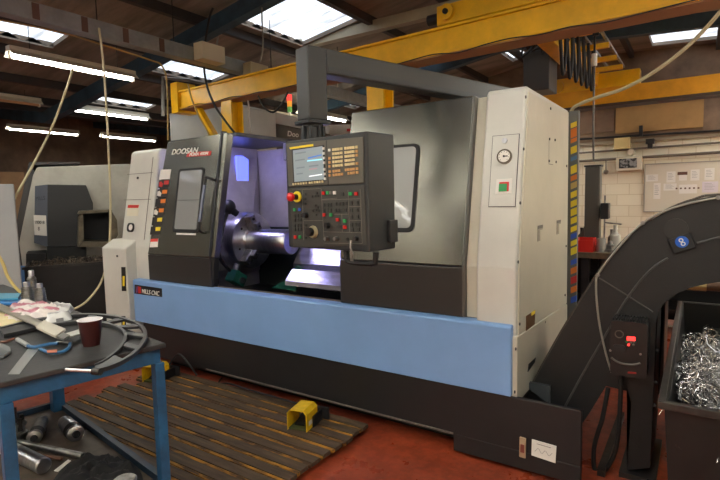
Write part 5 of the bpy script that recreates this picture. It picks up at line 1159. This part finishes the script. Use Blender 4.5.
obj('rod', G().cyl(p + V((0, 0, .11)), p + V((0, 0, .2)), .006), dark, t); 
for i in range(3): an = i * 2.1; obj('lug', G().box(p.x + .04 * math.cos(an) - .01, p.x + .04 * math.cos(an) + .01, p.y + .04 * math.sin(an) - .01, p.y + .04 * math.sin(an) + .01, p.z + .07, p.z + .14), darksteel, t)
def rod(px, py, qx, qy, r, m, label, hollow=False):
    a, c = sz(px, py, ZS + r + .001), sz(qx, qy, ZS + r + .001); g = G()
    if hollow: g.ring(a, c, r, r * .7, 20); g.cyl(a, a + (c - a) * .9, r * .72, n=16)
    else: g.lathe(a, c, [(0, r), ((c - a).length - .006, r), ((c - a).length, r * .85)], 24)
    return solo('steel_tube' if hollow else 'steel_bar', g, m, label, 'steel bar', smooth=True)
rod(-2, 443, 44, 466, .04, steel, 'thick bright steel bar on the shelf with its round end showing')
rod(18, 442, 83, 456, .017, steel2, 'thin grey steel tube lying on the shelf above the thick bar', True)
rod(38, 455, 62, 459, .01, mat('rusty bit', (120, 84, 66), .5, .4), 'short rusty rod between the tube and the thick bar')
g = G(); q = [sz(x, y, ZS + .001) for x, y in ((54, 471), (58, 472), (71, 461), (68, 460))]; g.hexa(q, [p_ + V((0, 0, .003)) for p_ in q]); solo('paper_slip', g, labwhite, 'small white strip on the shelf in front of the black cloth', 'strip')
def rag2(pts, h, m, label, seed):
    global ZT
    zz = ZT; ZT = ZS; o = rag('black_cloth', pts, h, m, label, seed); ZT = zz; return o
rag2([(50, 485), (66, 466), (88, 459), (112, 458), (134, 466), (142, 476), (140, 492), (100, 505), (60, 500)], .06, mat('black cloth', (30, 29, 30), .9), 'heap of black cloth at the front of the lower shelf', 21)
p = sz(125, 482, ZS + .07); g = G().lathe(p, p + V((0, 0, 1)), [(0, .05), (.012, .052), (.018, .045), (.019, .01)], 28)
solo('steel_disc', g, steel2, 'round steel disc resting on the black cloth', 'disc', smooth=True)

# ================================================================== DUCKBOARD
DX0, DX1, DY0, DY1 = -4.05, -1.82, 1.62, 2.77
db = thing('duckboard', ((DX0 + DX1) / 2, (DY0 + DY1) / 2, 0), 'long slatted wooden duckboard on the floor in front of the lathe', 'duckboard')
def slatmat():
    m = bpy.data.materials.new('grimy slat'); m.use_nodes = True; nt = m.node_tree; b = nt.nodes['Principled BSDF']; b.inputs['Roughness'].default_value = .6
    tc = nt.nodes.new('ShaderNodeTexCoord'); mp = nt.nodes.new('ShaderNodeMapping'); mp.inputs['Scale'].default_value = (1.2, 9, 9); n = nt.nodes.new('ShaderNodeTexNoise'); n.inputs['Scale'].default_value = 3; n.inputs['Detail'].default_value = 8; n.inputs['Roughness'].default_value = .7
    r = nt.nodes.new('ShaderNodeValToRGB'); e = r.color_ramp.elements; e[0].position = .3; e[0].color = lin((48, 37, 29)); e[1].position = .72; e[1].color = lin((104, 84, 62))
    nt.links.new(tc.outputs['Object'], mp.inputs[0]); nt.links.new(mp.outputs[0], n.inputs['Vector']); nt.links.new(n.outputs['Fac'], r.inputs['Fac']); nt.links.new(r.outputs['Color'], b.inputs['Base Color']); return m
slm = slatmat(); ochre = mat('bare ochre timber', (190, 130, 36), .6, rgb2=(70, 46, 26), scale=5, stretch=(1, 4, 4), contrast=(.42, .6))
g = G(); ns = 11; pit = (DY1 - DY0) / ns
for i in range(ns):
    y = DY0 + i * pit; off = random.uniform(-.03, .03); dz = random.uniform(-.002, .003)
    x0, x1 = DX0 + off + (.1 if i % 3 == 1 else 0), DX1 + random.uniform(-.012, .012)
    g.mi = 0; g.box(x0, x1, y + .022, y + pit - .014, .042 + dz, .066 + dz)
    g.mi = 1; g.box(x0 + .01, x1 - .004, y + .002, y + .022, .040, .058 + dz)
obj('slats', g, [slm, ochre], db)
for x in (DX0 + .15, (DX0 * 2 + DX1) / 3, (DX0 + 2 * DX1) / 3, DX1 - .12): obj('bearer', G().box(x - .04, x + .04, DY0 + .005, DY1 - .005, 0, .04), ochre, db)

# ================================================================== FOOT PEDALS
def pedal(px, py, label):
    p = aZ(px, py, .07); t = thing('foot_pedal', p, label, 'foot pedal', 'yellow foot pedals')
    W_, D_, H_ = .145, .17, .14; rz = math.radians(14)
    M_ = Matrix.Translation(p) @ Matrix.Rotation(rz, 4, 'Z'); g = G(M_); t_ = .006
    def arch(i): return [(-W_ / 2 + i, 0), (-W_ / 2 + i, H_ - .025 - i * .5), (-W_ / 2 + .025, H_ - i), (W_ / 2 - .025, H_ - i), (W_ / 2 - i, H_ - .025 - i * .5), (W_ / 2 - i, 0)]
    o, n_ = arch(0), arch(t_)
    rr = []
    for y in (0, D_): rr.append(([g.v((x, y, z)) for x, z in o], [g.v((x, y, z)) for x, z in n_]))
    for k_ in range(5):
        g.face([rr[0][0][k_], rr[0][0][k_ + 1], rr[1][0][k_ + 1], rr[1][0][k_]]); g.face([rr[0][1][k_], rr[0][1][k_ + 1], rr[1][1][k_ + 1], rr[1][1][k_]])
        for s in (0, 1): g.face([rr[s][0][k_], rr[s][0][k_ + 1], rr[s][1][k_ + 1], rr[s][1][k_]])
    for e in (0, 5): g.face([rr[0][0][e], rr[1][0][e], rr[1][1][e], rr[0][1][e]])
    obj('guard', g, pedyel, t)
    g = G(M_); g.box(-W_ / 2 + .008, W_ / 2 - .008, .01, D_ - .01, 0, .012); obj('floor_plate', g, mat('pedal green', (70, 76, 40), .6), t)
    g = G(M_); g.hexa([(-.035, .04, .02), (.035, .04, .02), (.035, .15, .05), (-.035, .15, .05)], [(-.035, .04, .03), (.035, .04, .03), (.035, .15, .06), (-.035, .15, .06)]); obj('treadle', g, black, t)
    g = G(M_); g.box(-.03, .03, D_, D_ + .05, .0, .085); g.cyl((0, D_ + .02, .085), (0, D_ + .02, .098), .03); obj('switch_body', g, pedyel, t, bevel=.006)
    g = G(M_); g.box(W_ / 2, W_ / 2 + .001, .03, .08, .03, .06); obj('rating_label', g, labwhite, t)
    g = G(M_); g.box(W_ / 2 + .004, W_ / 2 + .014, .08, .24, 0, .075); g.box(-.03, W_ / 2 + .06, .22, .236, 0, .085); obj('bracket', g, blackp, t)
    return t, M_
t1, Ma = pedal(297, 431, 'yellow foot pedal on the duckboard nearest the front right')
t2, Mb = pedal(149, 383, 'yellow foot pedal half hidden behind the blue table leg')
c1 = Ma @ V((0, .225, .04)); 
hose('pedal_cable', [c1, c1 + V((-.12, .05, .0)), V((-2.95, 2.74, .085)), V((-3.2, 2.76, .08)), V((-3.42, 2.83, .02)), V((-3.5, 2.93, .02))], .008, rubber, 'black cable running from the near pedal to the lathe base', 'cable')
c2 = Mb @ V((0, .225, .04)); 
hose('pedal_cable', [c2, c2 + V((.05, .03, .1)), c2 + V((.14, .04, .15)), c2 + V((.27, .04, .07)), c2 + V((.33, .06, -.01))], .008, rubber, 'black cable looping up behind the far pedal', 'cable')
# crumpled scrap on the floor by the table
p = aZ(131, 368, 0); g = G(); g.ball(p + V((0, 0, .03)), .06, 10, (1.6, .8, .45))
for v in g.bm.verts: v.co += V((1, 1, 1)) * .03 * noise.noise(v.co * 30)
solo('crumpled_glove', g, mat('glove tan', (190, 170, 120), .8), 'crumpled tan glove on the red floor behind the table corner', 'glove')
# timber under the bin / clutter on floor right
g = G(); g.box(-.44, -.40, 3.0, 3.9, .0, .04)
solo('floor_strip', g, darksteel, 'narrow steel strip on the floor under the conveyor', 'strip')

# ================================================================== world and view
w = bpy.data.worlds.new('world'); SC.world = w; w.use_nodes = True
w.node_tree.nodes['Background'].inputs[0].default_value = (.75, .85, 1, 1); w.node_tree.nodes['Background'].inputs[1].default_value = 1.0
SC.view_settings.view_transform = 'Standard'; SC.view_settings.look = 'None'; SC.view_settings.gamma = 1; SC.view_settings.use_curve_mapping = False
SC.view_settings.exposure = 1.2
try: SC.cycles.use_denoising = True
except Exception: pass
